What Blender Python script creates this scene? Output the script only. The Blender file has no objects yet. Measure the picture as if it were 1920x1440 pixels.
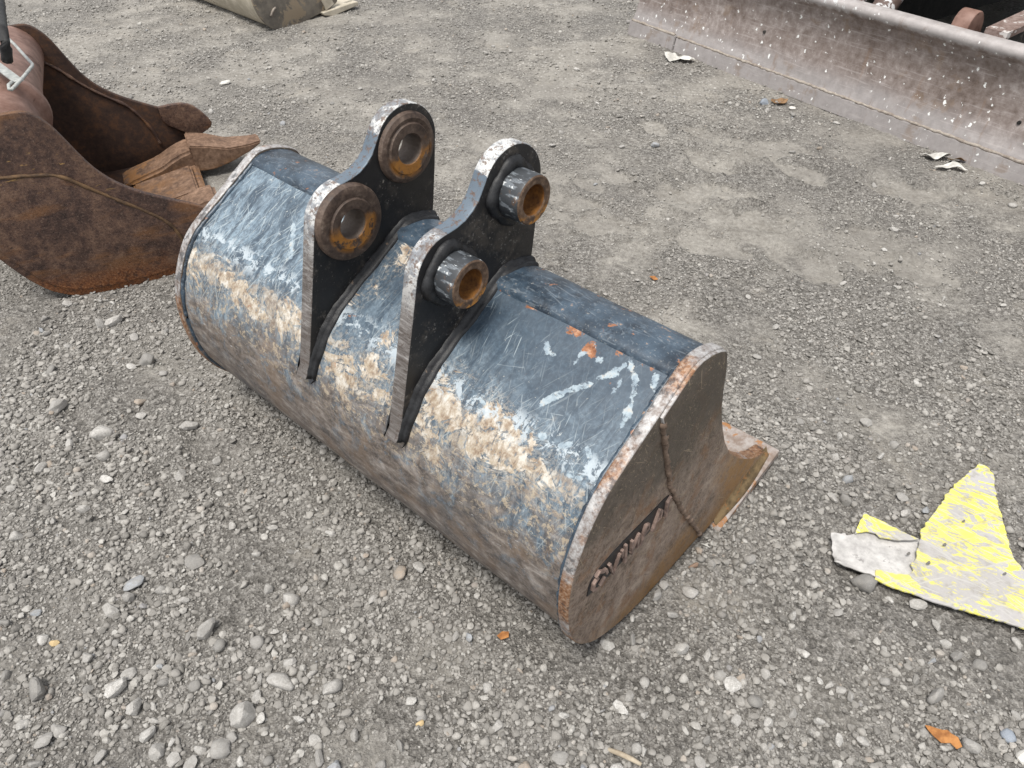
import bpy, bmesh, math, random
import numpy as np
from mathutils import Vector, Matrix
random.seed(7)
RNG = np.random.default_rng(11)
SC = bpy.context.scene
COL = SC.collection
rad = math.radians

# ------------------------------------------------------------------ camera
CAM_H = 1.55
cam_d = bpy.data.cameras.new('camera')
cam_d.lens = 27.04
cam_d.sensor_width = 36.0
cam_d.clip_start = 0.02
cam_d.clip_end = 2000.0
cam = bpy.data.objects.new('camera', cam_d)
COL.objects.link(cam)
cam.location = (0, 0, CAM_H)
cam.rotation_euler = (math.pi/2 - 0.7108, 0.0, 0.0)
cam.rotation_mode = 'XYZ'
SC.camera = cam

# ------------------------------------------------------------------ sky, sun, exposure
SUN_EL, SUN_AZ = rad(68), rad(-148)          # azimuth from +Y towards +X
w = bpy.data.worlds.new('World')
SC.world = w
w.use_nodes = True
wt = w.node_tree
for n in list(wt.nodes):
    wt.nodes.remove(n)
wo = wt.nodes.new('ShaderNodeOutputWorld')
bg = wt.nodes.new('ShaderNodeBackground')
sky = wt.nodes.new('ShaderNodeTexSky')
sky.sky_type = 'NISHITA'
sky.sun_disc = False
sky.sun_elevation = SUN_EL
sky.sun_rotation = SUN_AZ
sky.dust_density = 3.0
sky.ozone_density = 0.6
hsv = wt.nodes.new('ShaderNodeHueSaturation')
hsv.inputs['Saturation'].default_value = 0.5
tc = wt.nodes.new('ShaderNodeTexCoord')
cn = wt.nodes.new('ShaderNodeTexNoise')
cn.inputs['Scale'].default_value = 2.2
cn.inputs['Detail'].default_value = 6
cr = wt.nodes.new('ShaderNodeMapRange')
cr.inputs['From Min'].default_value = 0.36
cr.inputs['From Max'].default_value = 0.62
mx = wt.nodes.new('ShaderNodeMix')
mx.data_type = 'RGBA'
mx.inputs[7].default_value = (8.0, 8.1, 8.3, 1)
wt.links.new(sky.outputs[0], hsv.inputs['Color'])
wt.links.new(tc.outputs['Generated'], cn.inputs['Vector'])
wt.links.new(cn.outputs['Fac'], cr.inputs['Value'])
wt.links.new(cr.outputs[0], mx.inputs[0])
wt.links.new(hsv.outputs[0], mx.inputs[6])
wt.links.new(mx.outputs[2], bg.inputs['Color'])
bg.inputs['Strength'].default_value = 0.10
wt.links.new(bg.outputs[0], wo.inputs[0])

sun_d = bpy.data.lights.new('sun', 'SUN')
sun_d.energy = 2.6
sun_d.angle = rad(18)
sun_d.color = (1.0, 0.96, 0.9)
sun = bpy.data.objects.new('sun', sun_d)
COL.objects.link(sun)
sd = Vector((math.sin(SUN_AZ)*math.cos(SUN_EL), math.cos(SUN_AZ)*math.cos(SUN_EL), math.sin(SUN_EL)))
sun.rotation_euler = sd.to_track_quat('Z', 'Y').to_euler()
sun.location = (0, 0, 20)
SC.view_settings.view_transform = 'Standard'
SC.view_settings.look = 'None'
SC.view_settings.gamma = 1.0
SC.view_settings.use_curve_mapping = False
SC.view_settings.exposure = 0.62

# ------------------------------------------------------------------ node helper
class NT:
    def __init__(s, name):
        s.m = bpy.data.materials.new(name)
        s.m.use_nodes = True
        s.t = s.m.node_tree
        for n in list(s.t.nodes):
            s.t.nodes.remove(n)
        s.out = s.t.nodes.new('ShaderNodeOutputMaterial')
        s.tcn = None
    def put(s, sock, v):
        if isinstance(v, bpy.types.NodeSocket):
            s.t.links.new(v, sock)
        elif isinstance(v, (tuple, list)):
            v = tuple(v)
            if sock.type == 'RGBA' and len(v) == 3:
                v = v + (1.0,)
            sock.default_value = v
        else:
            sock.default_value = v
    def co(s, kind='Object'):
        if s.tcn is None:
            s.tcn = s.t.nodes.new('ShaderNodeTexCoord')
        return s.tcn.outputs[kind]
    def attr(s, name):
        n = s.t.nodes.new('ShaderNodeAttribute')
        n.attribute_name = name
        return n.outputs['Fac']
    def xyz(s, v):
        n = s.t.nodes.new('ShaderNodeSeparateXYZ')
        s.put(n.inputs[0], v)
        return n.outputs[0], n.outputs[1], n.outputs[2]
    def vec(s, x, y, z):
        n = s.t.nodes.new('ShaderNodeCombineXYZ')
        for i, v in enumerate((x, y, z)):
            s.put(n.inputs[i], v)
        return n.outputs[0]
    def map(s, v, scale=(1, 1, 1), rot=(0, 0, 0), loc=(0, 0, 0)):
        n = s.t.nodes.new('ShaderNodeMapping')
        s.put(n.inputs['Vector'], v)
        n.inputs['Scale'].default_value = scale
        n.inputs['Rotation'].default_value = rot
        n.inputs['Location'].default_value = loc
        return n.outputs[0]
    def noise(s, v, scale, detail=5, rough=0.6, dist=0.0):
        n = s.t.nodes.new('ShaderNodeTexNoise')
        s.put(n.inputs['Vector'], v)
        n.inputs['Scale'].default_value = scale
        n.inputs['Detail'].default_value = detail
        n.inputs['Roughness'].default_value = rough
        n.inputs['Distortion'].default_value = dist
        return n.outputs['Fac']
    def vor(s, v, scale, feature='F1', out='Distance', rnd=1.0):
        n = s.t.nodes.new('ShaderNodeTexVoronoi')
        n.feature = feature
        s.put(n.inputs['Vector'], v)
        n.inputs['Scale'].default_value = scale
        n.inputs['Randomness'].default_value = rnd
        return n.outputs[out]
    def math(s, op, a, b=0.0, clamp=False):
        n = s.t.nodes.new('ShaderNodeMath')
        n.operation = op
        n.use_clamp = clamp
        s.put(n.inputs[0], a)
        s.put(n.inputs[1], b)
        return n.outputs[0]
    def mul(s, a, b): return s.math('MULTIPLY', a, b)
    def add(s, a, b): return s.math('ADD', a, b)
    def vadd(s, a, b):
        n = s.t.nodes.new('ShaderNodeVectorMath')
        n.operation = 'ADD'
        s.put(n.inputs[0], a)
        s.put(n.inputs[1], b)
        return n.outputs[0]
    def ss(s, v, a, b, c=0.0, d=1.0):           # smooth step a->b mapped to c->d
        n = s.t.nodes.new('ShaderNodeMapRange')
        n.interpolation_type = 'SMOOTHSTEP'
        s.put(n.inputs['Value'], v)
        rev = a > b
        if rev:
            a, b, c, d = b, a, d, c
        n.inputs['From Min'].default_value = a
        n.inputs['From Max'].default_value = b
        n.inputs['To Min'].default_value = c
        n.inputs['To Max'].default_value = d
        return n.outputs[0]
    def mix(s, f, a, b):
        n = s.t.nodes.new('ShaderNodeMix')
        n.data_type = 'RGBA'
        s.put(n.inputs[0], f)
        s.put(n.inputs[6], a)
        s.put(n.inputs[7], b)
        return n.outputs[2]
    def fmix(s, f, a, b):
        n = s.t.nodes.new('ShaderNodeMix')
        n.data_type = 'FLOAT'
        s.put(n.inputs[0], f)
        s.put(n.inputs[2], a)
        s.put(n.inputs[3], b)
        return n.outputs[0]
    def ramp(s, f, stops):
        n = s.t.nodes.new('ShaderNodeValToRGB')
        s.put(n.inputs[0], f)
        e = n.color_ramp.elements
        while len(e) < len(stops):
            e.new(0.5)
        for i, (p, c) in enumerate(stops):
            e[i].position = p
            e[i].color = tuple(c) + (1.0,)
        return n.outputs[0]
    def random(s):
        n = s.t.nodes.new('ShaderNodeObjectInfo')
        return n.outputs['Random']
    def bump(s, h, strength=0.4, dist=0.004, nrm=None):
        n = s.t.nodes.new('ShaderNodeBump')
        n.inputs['Strength'].default_value = strength
        n.inputs['Distance'].default_value = dist
        s.put(n.inputs['Height'], h)
        if nrm is not None:
            s.put(n.inputs['Normal'], nrm)
        return n.outputs[0]
    def done(s, color, rough=0.6, metal=0.0, nrm=None, spec=0.5):
        b = s.t.nodes.new('ShaderNodeBsdfPrincipled')
        s.put(b.inputs['Base Color'], color)
        s.put(b.inputs['Roughness'], rough)
        s.put(b.inputs['Metallic'], metal)
        b.inputs['Specular IOR Level'].default_value = spec
        if nrm is not None:
            s.put(b.inputs['Normal'], nrm)
        s.t.links.new(b.outputs[0], s.out.inputs[0])
        return s.m
    # fine scratches: several directions of stretched, cut noise (0..1)
    def scratches(s, v, dirs, thr=0.66, fine=120, long=5, width=0.03):
        acc = None
        for i, (rx, ry, rz) in enumerate(dirs):
            m = s.map(v, scale=(1, 1, 1), rot=(rad(rx), rad(ry), rad(rz)), loc=(i*3.7, i*1.3, i*2.1))
            m = s.map(m, scale=(long, fine, fine))
            a = s.ss(s.noise(m, 1.0, 2, 0.5, 0.4), thr, thr+width)
            acc = a if acc is None else s.math('MAXIMUM', acc, a)
        return acc

# ------------------------------------------------------------------ materials
def mat_shell_paint():
    k = NT('worn_black_paint')
    o = k.co('Object')
    x, u, z = k.xyz(o)
    sv = k.attr('arc')
    st = k.vec(x, sv, 0.0)
    n1 = k.noise(o, 5, 6, 0.6)
    n2 = k.noise(o, 28, 8, 0.7)
    n3 = k.noise(o, 110, 6, 0.7)
    n4 = k.noise(k.map(st, scale=(1, 1.35, 1)), 9, 10, 0.70, 0.8)
    base = k.mix(k.add(k.mul(n1, 0.6), k.mul(k.noise(st, 3, 4, 0.6), 0.4)), (0.008, 0.015, 0.025), (0.066, 0.096, 0.130))  # black paint tinted blue, sky reflection put into the base colour
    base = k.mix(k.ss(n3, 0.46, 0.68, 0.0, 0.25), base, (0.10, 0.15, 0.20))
    # bluish scuffed film, streaked along the slope, stronger on the far third and above the mud band
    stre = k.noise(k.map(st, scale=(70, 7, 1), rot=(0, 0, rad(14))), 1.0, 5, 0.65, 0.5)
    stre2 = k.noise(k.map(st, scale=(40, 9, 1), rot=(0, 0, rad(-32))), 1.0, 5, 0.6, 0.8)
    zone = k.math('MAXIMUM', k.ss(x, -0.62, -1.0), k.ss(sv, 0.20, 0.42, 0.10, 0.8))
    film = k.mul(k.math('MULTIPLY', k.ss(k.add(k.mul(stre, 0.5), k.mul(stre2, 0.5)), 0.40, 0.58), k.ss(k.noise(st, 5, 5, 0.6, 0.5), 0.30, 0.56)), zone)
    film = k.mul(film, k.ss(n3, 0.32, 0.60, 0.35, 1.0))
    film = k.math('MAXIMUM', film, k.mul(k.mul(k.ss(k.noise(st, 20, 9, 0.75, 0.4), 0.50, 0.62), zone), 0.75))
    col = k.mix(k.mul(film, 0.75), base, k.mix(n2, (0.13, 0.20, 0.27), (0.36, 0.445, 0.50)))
    # hair scratches
    sc = k.scratches(st, [(0, 0, 20), (0, 0, 68), (0, 0, -40), (0, 0, 100), (0, 0, -75)], 0.685, 210, 9, 0.03)
    sc2 = k.scratches(st, [(0, 0, 82), (0, 0, 60), (0, 0, 115)], 0.64, 220, 12, 0.03)
    scm = k.mul(sc, k.ss(k.noise(st, 7, 3, 0.5), 0.46, 0.64, 0.05, 1.0))
    col = k.mix(k.mul(scm, 0.5), col, (0.42, 0.48, 0.50))
    col = k.mix(k.mul(k.mul(sc2, zone), 0.5), col, (0.40, 0.45, 0.46))
    # tiny chips
    chip = k.ss(k.noise(st, 75, 4, 0.6, 0.3), 0.69, 0.72)
    col = k.mix(k.mul(chip, k.ss(n1, 0.4, 0.6, 0.2, 0.9)), col, (0.42, 0.42, 0.38))
    fk = k.ss(k.noise(k.map(st, scale=(70, 45, 1), rot=(0, 0, rad(35))), 1.0, 7, 0.8, 0.5), 0.62, 0.64)
    fk = k.mul(fk, k.math('MAXIMUM', k.ss(sv, 0.26, 0.40), k.ss(x, -0.7, -1.0)))
    col = k.mix(k.mul(fk, 0.8), col, (0.50, 0.52, 0.50))
    # wear band of cream mud and primer (mid height)
    band = k.mul(k.ss(sv, 0.37, 0.43), k.ss(sv, 0.56, 0.47))
    bm = k.ss(k.add(n4, k.mul(k.math('SUBTRACT', band, 1.0), 0.22)), 0.52, 0.56)
    dt = k.attr('d_tan')
    tm = k.ss(k.add(dt, k.mul(k.math('SUBTRACT', n4, 0.5), 0.34)), 0.020, 0.013)
    tan = k.math('MAXIMUM', k.mul(bm, 0.7), tm)
    tw = k.noise(k.map(st, scale=(95, 38, 1), rot=(0, 0, rad(18))), 1.0, 7, 0.7, 0.5)
    tcol = k.ramp(k.add(k.mul(k.noise(st, 30, 7, 0.72), 0.6), k.mul(tw, 0.4)), [(0.34, (0.10, 0.068, 0.045)), (0.44, (0.25, 0.185, 0.13)), (0.51, (0.40, 0.345, 0.275)), (0.58, (0.56, 0.53, 0.475)), (0.68, (0.42, 0.44, 0.445))])
    tex = k.ss(k.add(k.mul(tw, 0.6), k.mul(n2, 0.4)), 0.40, 0.47, 0.0, 1.0)
    halo = k.mul(k.ss(k.add(dt, k.mul(k.math('SUBTRACT', n4, 0.5), 0.30)), 0.075, 0.02), k.ss(k.noise(st, 120, 6, 0.75, 0.5), 0.50, 0.56))
    halo = k.math('MAXIMUM', halo, k.mul(band, k.ss(k.noise(st, 85, 7, 0.75, 0.4), 0.52, 0.58)))
    col = k.mix(k.mul(halo, 0.35), col, k.mix(n2, (0.30, 0.24, 0.17), (0.52, 0.49, 0.43)))
    col = k.mix(k.mul(tan, tex), col, tcol)
    # heel: paint gone, brown-grey steel with streaks along the bucket
    hz = k.ss(k.add(sv, k.mul(k.math('SUBTRACT', n4, 0.5), 0.46)), 0.47, 0.60)
    hs = k.noise(k.map(st, scale=(16, 42, 1), rot=(0, 0, rad(-12))), 1.0, 8, 0.72, 0.7)
    hcol = k.ramp(k.add(k.mul(hs, 0.6), k.mul(n2, 0.4)), [(0.36, (0.030, 0.023, 0.019)), (0.45, (0.088, 0.068, 0.055)), (0.53, (0.165, 0.135, 0.112)), (0.63, (0.34, 0.305, 0.275))])
    hcol = k.mix(k.ss(n3, 0.50, 0.64, 0, 0.5), hcol, (0.24, 0.205, 0.18))
    hcol = k.mix(k.ss(k.noise(st, 4, 5, 0.6), 0.50, 0.66, 0, 0.5), hcol, (0.05, 0.055, 0.062))
    hcol = k.mix(k.ss(k.noise(st, 9, 5, 0.6), 0.50, 0.64, 0, 0.40), hcol, (0.185, 0.120, 0.070))
    fl = k.ss(k.noise(k.map(st, scale=(50, 190, 1), rot=(0, 0, rad(-12))), 1.0, 3, 0.6), 0.65, 0.69)
    hcol = k.mix(k.mul(fl, k.ss(n1, 0.42, 0.6)), hcol, (0.5, 0.5, 0.49))
    rem = k.mul(k.ss(k.noise(st, 17, 9, 0.75, 0.6), 0.53, 0.58), k.ss(sv, 0.78, 0.56))
    col = k.mix(k.mul(k.mul(hz, 0.92), k.math('SUBTRACT', 1.0, k.mul(rem, 0.75))), col, hcol)
    tanb = k.mul(k.mul(k.ss(sv, 0.40, 0.48), k.ss(sv, 0.66, 0.54)), k.ss(k.noise(st, 55, 9, 0.78, 0.4), 0.535, 0.565))
    col = k.mix(k.mul(tanb, 0.7), col, k.mix(n3, (0.30, 0.225, 0.14), (0.50, 0.44, 0.34)))
    ub = k.mul(k.mul(k.ss(sv, 0.335, 0.375), k.ss(sv, 0.43, 0.385)), k.ss(k.noise(st, 26, 9, 0.76, 0.5), 0.52, 0.545))
    col = k.mix(k.mul(ub, 0.85), col, k.mix(n3, (0.30, 0.37, 0.43), (0.52, 0.56, 0.57)))
    # blue-grey and pale scraped marks
    dp = k.attr('d_pale')
    pm = k.ss(k.add(dp, k.mul(k.math('SUBTRACT', k.noise(st, 28, 7, 0.7), 0.5), 0.040)), 0.0058, 0.0040)
    pcol = k.ramp(k.noise(st, 45, 5, 0.7), [(0.38, (0.22, 0.28, 0.33)), (0.55, (0.36, 0.43, 0.47)), (0.66, (0.47, 0.44, 0.39))])
    pm = k.mul(pm, k.ss(k.noise(st, 60, 6, 0.75, 0.6), 0.36, 0.48, 0.1, 0.85))
    col = k.mix(pm, col, pcol)
    dr = k.attr('d_rust')
    rm = k.ss(k.add(dr, k.mul(k.math('SUBTRACT', k.noise(st, 55, 6, 0.7), 0.5), 0.06)), 0.013, 0.009)
    rsp = k.ss(k.noise(st, 38, 5, 0.6, 0.5), 0.68, 0.71)
    rm = k.math('MAXIMUM', rm, k.mul(k.mul(rsp, 0.7), k.ss(n1, 0.5, 0.62)))
    rcol = k.ramp(k.noise(st, 70, 4, 0.6), [(0.35, (0.13, 0.045, 0.018)), (0.55, (0.30, 0.13, 0.06)), (0.7, (0.42, 0.28, 0.20))])
    col = k.mix(rm, col, rcol)
    # dirt along both end seams
    edge = k.math('MAXIMUM', k.ss(x, -0.06, -0.02), k.ss(x, -1.29, -1.33))
    em = k.ss(k.add(edge, k.mul(k.math('SUBTRACT', n2, 0.5), 1.1)), 0.75, 0.95)
    col = k.mix(k.mul(em, 0.7), col, (0.17, 0.14, 0.11))
    soft = k.math('MAXIMUM', k.math('MAXIMUM', tan, hz), k.math('MAXIMUM', rm, em))
    rough = k.fmix(soft, k.fmix(film, k.ss(n2, 0.3, 0.7, 0.30, 0.44), 0.52), 0.72)
    h = k.add(k.add(k.mul(tan, 0.5), k.mul(pm, -0.35)), k.add(k.mul(n3, 0.25), k.mul(n2, 0.3)))
    nb = k.bump(h, 0.45, 0.0022)
    return k.done(col, rough, 0.0, nb, 0.5)

def mat_plate():
    # plate: worn steel edge, brown painted faces
    k = NT('scuffed_plate_steel')
    o = k.co('Object')
    x, u, z = k.xyz(o)
    nx, ny, nz = k.xyz(k.co('Normal'))
    n1 = k.noise(o, 6, 6, 0.65)
    n2 = k.noise(o, 34, 8, 0.72)
    n3 = k.noise(o, 130, 6, 0.7)
    face = k.ramp(k.add(k.mul(n2, 0.6), k.mul(n1, 0.4)), [(0.36, (0.052, 0.036, 0.027)), (0.45, (0.140, 0.102, 0.078)), (0.53, (0.225, 0.172, 0.138)), (0.62, (0.36, 0.295, 0.24))])
    face = k.mix(k.ss(n3, 0.48, 0.60, 0, 0.55), face, (0.25, 0.20, 0.16))
    face = k.mix(k.ss(n3, 0.46, 0.36, 0, 0.6), face, (0.04, 0.03, 0.024))
    face = k.mix(k.ss(k.noise(o, 15, 6, 0.7, 0.3), 0.50, 0.64, 0, 0.55), face, (0.19, 0.095, 0.042))
    up = k.ss(k.add(z, k.mul(k.math('SUBTRACT', n1, 0.5), 0.5)), 0.34, 0.52)
    face = k.mix(k.mul(up, 0.85), face, k.mix(k.add(k.mul(n2, 0.6), k.mul(n3, 0.4)), (0.010, 0.010, 0.009), (0.115, 0.095, 0.075)))
    sc = k.scratches(o, [(25, 0, 0), (60, 0, 10), (-35, 0, 0), (90, 0, 20), (115, 10, 0)], 0.68, 150, 14, 0.03)
    sc = k.math('MAXIMUM', sc, k.ss(k.noise(k.map(k.map(o, rot=(rad(38), 0, 0)), scale=(30, 9, 150)), 1, 3, 0.6, 0.6), 0.64, 0.68))
    sc = k.math('MAXIMUM', sc, k.ss(k.noise(k.map(k.map(o, rot=(rad(-20), 0, 0)), scale=(30, 150, 11)), 1, 3, 0.6, 0.6), 0.65, 0.69))
    sc = k.mul(sc, k.ss(k.noise(o, 16, 4, 0.6), 0.38, 0.52))
    face = k.mix(k.mul(sc, 0.7), face, (0.27, 0.215, 0.15))
    og = k.math('MAXIMUM', k.ss(k.add(z, k.mul(k.math('SUBTRACT', n1, 0.5), 0.25)), 0.15, 0.03), k.mul(k.ss(k.add(u, k.mul(k.math('SUBTRACT', n1, 0.5), 0.3)), 0.52, 0.66), k.ss(z, 0.34, 0.2)))
    face = k.mix(k.mul(og, k.ss(n2, 0.36, 0.56, 0.25, 0.85)), face, k.mix(n3, (0.17, 0.085, 0.024), (0.30, 0.17, 0.06)))
    edge = k.ramp(k.add(k.mul(n2, 0.55), k.mul(n3, 0.45)), [(0.36, (0.09, 0.062, 0.045)), (0.45, (0.23, 0.20, 0.185)), (0.53, (0.36, 0.35, 0.345)), (0.62, (0.52, 0.51, 0.50))])
    erust = k.ss(k.add(n1, k.mul(k.ss(z, 0.52, 0.30), 0.16)), 0.53, 0.64)
    edge = k.mix(k.mul(erust, 0.9), edge, k.ramp(n3, [(0.35, (0.10, 0.04, 0.018)), (0.5, (0.25, 0.115, 0.045)), (0.65, (0.36, 0.25, 0.17))]))
    bl = k.ss(k.noise(o, 26, 5, 0.65), 0.56, 0.60)
    edge = k.mix(k.mul(bl, 0.6), edge, (0.028, 0.033, 0.04))
    ef = k.ss(k.add(k.math('ABSOLUTE', nx), k.mul(k.math('SUBTRACT', n3, 0.5), 0.35)), 0.93, 0.80)
    col = k.mix(ef, face, edge)
    rough = k.fmix(ef, k.ss(n2, 0.3, 0.7, 0.55, 0.75), 0.5)
    nb = k.bump(k.add(k.mul(n2, 0.5), k.mul(n3, 0.6)), 0.8, 0.003)
    return k.done(col, rough, k.mul(ef, 0.25), nb, 0.4)

def mat_ear():
    k = NT('glossy_black_ear_paint')
    o = k.co('Object')
    x, u, z = k.xyz(o)
    nx, ny, nz = k.xyz(k.co('Normal'))
    n1 = k.noise(o, 9, 6, 0.65)
    n2 = k.noise(o, 40, 8, 0.7)
    n3 = k.noise(o, 150, 6, 0.7)
    face = k.mix(n2, (0.004, 0.004, 0.005), (0.016, 0.016, 0.017))
    sp = k.ss(k.noise(o, 95, 5, 0.6, 0.5), 0.66, 0.70)
    face = k.mix(k.mul(sp, k.ss(n1, 0.45, 0.6)), face, (0.24, 0.22, 0.19))
    esc = k.mul(k.scratches(o, [(30, 0, 0), (75, 0, 10), (-50, 0, 0)], 0.66, 130, 22, 0.03), k.ss(n1, 0.46, 0.6))
    face = k.mix(k.mul(esc, 0.6), face, (0.17, 0.165, 0.16))
    face = k.mix(k.mul(k.ss(k.add(k.mul(n1, 0.6), k.mul(n2, 0.4)), 0.50, 0.62), 0.45), face, (0.085, 0.072, 0.058))
    # front edge: cut marks across, paint left in the hollow, white chips on the heads
    cut = k.noise(k.map(o, scale=(22, 150, 190), rot=(0, rad(0), rad(12))), 1.0, 5, 0.7, 0.4)
    low = k.ss(z, 0.80, 0.68)
    steel = k.ramp(k.add(k.mul(cut, 0.65), k.mul(n2, 0.35)), [(0.38, (0.075, 0.062, 0.055)), (0.48, (0.165, 0.150, 0.142)), (0.58, (0.30, 0.285, 0.275)), (0.7, (0.50, 0.50, 0.49))])
    dull = k.ss(k.add(z, k.mul(k.math('SUBTRACT', n1, 0.5), 0.25)), 0.62, 0.50)
    steel = k.mix(k.mul(dull, 0.6), steel, (0.09, 0.078, 0.07))
    chips = k.ramp(k.add(k.mul(n2, 0.7), k.mul(n1, 0.3)), [(0.36, (0.11, 0.065, 0.045)), (0.43, (0.17, 0.155, 0.15)), (0.50, (0.24, 0.255, 0.275)), (0.57, (0.56, 0.56, 0.55)), (0.64, (0.62, 0.61, 0.58)), (0.70, (0.30, 0.19, 0.12))])
    hol = k.mul(k.ss(u, 0.155, 0.20), k.ss(u, 0.315, 0.275))
    holm = k.ss(k.add(hol, k.mul(k.math('SUBTRACT', n1, 0.5), 1.0)), 0.55, 0.62)
    chips = k.mix(holm, chips, k.mix(n2, (0.075, 0.10, 0.13), (0.16, 0.20, 0.24)))
    wm = k.ss(k.add(k.mul(k.noise(o, 34, 9, 0.78), 0.7), k.mul(n1, 0.3)), 0.505, 0.53)
    chips = k.mix(k.mul(k.mul(wm, 0.85), k.ss(holm, 0.6, 0.3)), chips, (0.60, 0.60, 0.585))
    pk = k.ss(k.noise(o, 60, 7, 0.75), 0.55, 0.575)
    chips = k.mix(k.mul(pk, 0.8), chips, (0.13, 0.08, 0.055))
    edge = k.mix(low, chips, steel)
    edge = k.mix(k.mul(k.ss(k.noise(o, 80, 7, 0.75), 0.56, 0.585), 0.7), edge, (0.075, 0.055, 0.045))
    ef = k.ss(k.add(k.math('ABSOLUTE', nx), k.mul(k.math('SUBTRACT', n3, 0.5), 0.3)), 0.93, 0.80)
    col = k.mix(ef, face, edge)
    nb = k.bump(k.add(k.mul(n2, 0.6), k.mul(n3, 0.4)), 0.35, 0.0018)
    return k.done(col, k.fmix(ef, k.ss(n1, 0.35, 0.65, 0.38, 0.6), 0.48), k.mul(ef, 0.2), nb, 0.4)

def mat_rust(name, c0, c1, c2, orange=None, scale=1.0, rough=0.8, bs=0.5):
    k = NT(name)
    o = k.co('Object')
    x, u, z = k.xyz(o)
    n1 = k.noise(o, 11*scale, 6, 0.65)
    n2 = k.noise(o, 60*scale, 7, 0.72)
    col = k.ramp(k.add(k.mul(n1, 0.4), k.mul(n2, 0.6)), [(0.36, c0), (0.5, c1), (0.66, c2)])
    if orange:
        lo, hi, oc = orange
        m = k.ss(k.add(z, k.mul(k.math('SUBTRACT', n1, 0.5), 0.16)), hi, lo)
        m = k.mul(m, k.ss(k.noise(o, 22*scale, 5, 0.65), 0.44, 0.52))
        col = k.mix(m, col, oc)
    nb = k.bump(n2, bs, 0.002)
    return k.done(col, rough, 0.0, nb, 0.35)

def mat_collar_side():
    k = NT('collar_paint')
    o = k.co('Object')
    n1 = k.noise(o, 24, 6, 0.65)
    n2 = k.noise(o, 90, 6, 0.7)
    n4 = k.noise(k.map(o, scale=(30, 90, 90)), 1, 4, 0.6)
    col = k.mix(n1, (0.018, 0.021, 0.026), (0.06, 0.065, 0.07))
    col = k.mix(k.ss(n4, 0.50, 0.58, 0, 0.8), col, (0.17, 0.19, 0.21))
    col = k.mix(k.ss(k.add(k.mul(n4, 0.5), k.mul(n2, 0.5)), 0.565, 0.59, 0, 0.95), col, (0.62, 0.64, 0.64))
    col = k.mix(k.ss(n1, 0.60, 0.66, 0, 0.8), col, (0.11, 0.065, 0.04))
    return k.done(col, 0.42, 0.1, k.bump(n2, 0.3, 0.0015))

def mat_simple(name, a, b, scale=40, rough=0.7, bump=0.4, dist=0.002, extra=None, spec=0.4):
    k = NT(name)
    o = k.co('Object')
    n1 = k.noise(o, scale, 7, 0.68)
    n2 = k.noise(o, scale*0.2, 5, 0.6)
    f = k.ss(k.add(k.mul(n1, 0.65), k.mul(n2, 0.35)), 0.36, 0.64)
    col = k.mix(f, a, b)
    if extra:
        col = k.mix(k.ss(k.noise(o, scale*0.6, 6, 0.7, 0.4), extra[1], extra[1]+0.04, 0, 0.9), col, extra[0])
    return k.done(col, rough, 0.0, k.bump(n1, bump, dist), spec)

def mat_rusty_side():
    k = NT('dark_rust_side')
    o = k.co('Object')
    x, u, z = k.xyz(o)
    n1 = k.noise(o, 5, 6, 0.65)
    n2 = k.noise(o, 42, 8, 0.72)
    n3 = k.noise(o, 130, 6, 0.7)
    col = k.ramp(k.add(k.mul(n1, 0.5), k.mul(n2, 0.5)), [(0.38, (0.022, 0.013, 0.011)), (0.47, (0.055, 0.031, 0.024)), (0.54, (0.098, 0.056, 0.039)), (0.64, (0.18, 0.11, 0.072))])
    stv = k.noise(k.map(k.map(o, rot=(rad(-25), 0, 0)), scale=(3, 26, 3)), 1, 5, 0.6)
    col = k.mix(k.ss(stv, 0.53, 0.66, 0, 0.6), col, (0.17, 0.078, 0.03))
    col = k.mix(k.ss(n3, 0.56, 0.62, 0, 0.55), col, (0.17, 0.115, 0.085))
    col = k.mix(k.ss(n3, 0.43, 0.37, 0, 0.7), col, (0.02, 0.012, 0.010))
    low = k.ss(k.add(z, k.mul(k.math('SUBTRACT', n1, 0.5), 0.22)), 0.13, 0.03)
    col = k.mix(k.mul(low, k.ss(n2, 0.36, 0.55, 0.3, 1.0)), col, k.ramp(n3, [(0.35, (0.085, 0.026, 0.010)), (0.52, (0.20, 0.075, 0.025)), (0.66, (0.32, 0.16, 0.075))]))
    # yellow paint remnants, in short dashes
    ds = k.ss(k.noise(k.map(k.map(o, rot=(rad(24), 0, 0)), scale=(20, 45, 120)), 1, 3, 0.6, 0.4), 0.635, 0.66)
    zn = k.mul(k.mul(k.ss(z, 0.36, 0.42), k.ss(z, 0.58, 0.5)), k.ss(k.noise(o, 7, 2, 0.5), 0.45, 0.6))
    col = k.mix(k.mul(ds, zn), col, (0.36, 0.22, 0.075))
    wh = k.ss(k.noise(o, 70, 4, 0.6), 0.73, 0.76)
    col = k.mix(k.mul(wh, 0.6), col, (0.3, 0.27, 0.25))
    return k.done(col, k.ss(n2, 0.35, 0.65, 0.5, 0.8), 0.0, k.bump(k.add(k.mul(n2, 0.6), k.mul(n3, 0.5)), 0.8, 0.004), 0.4)

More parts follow.
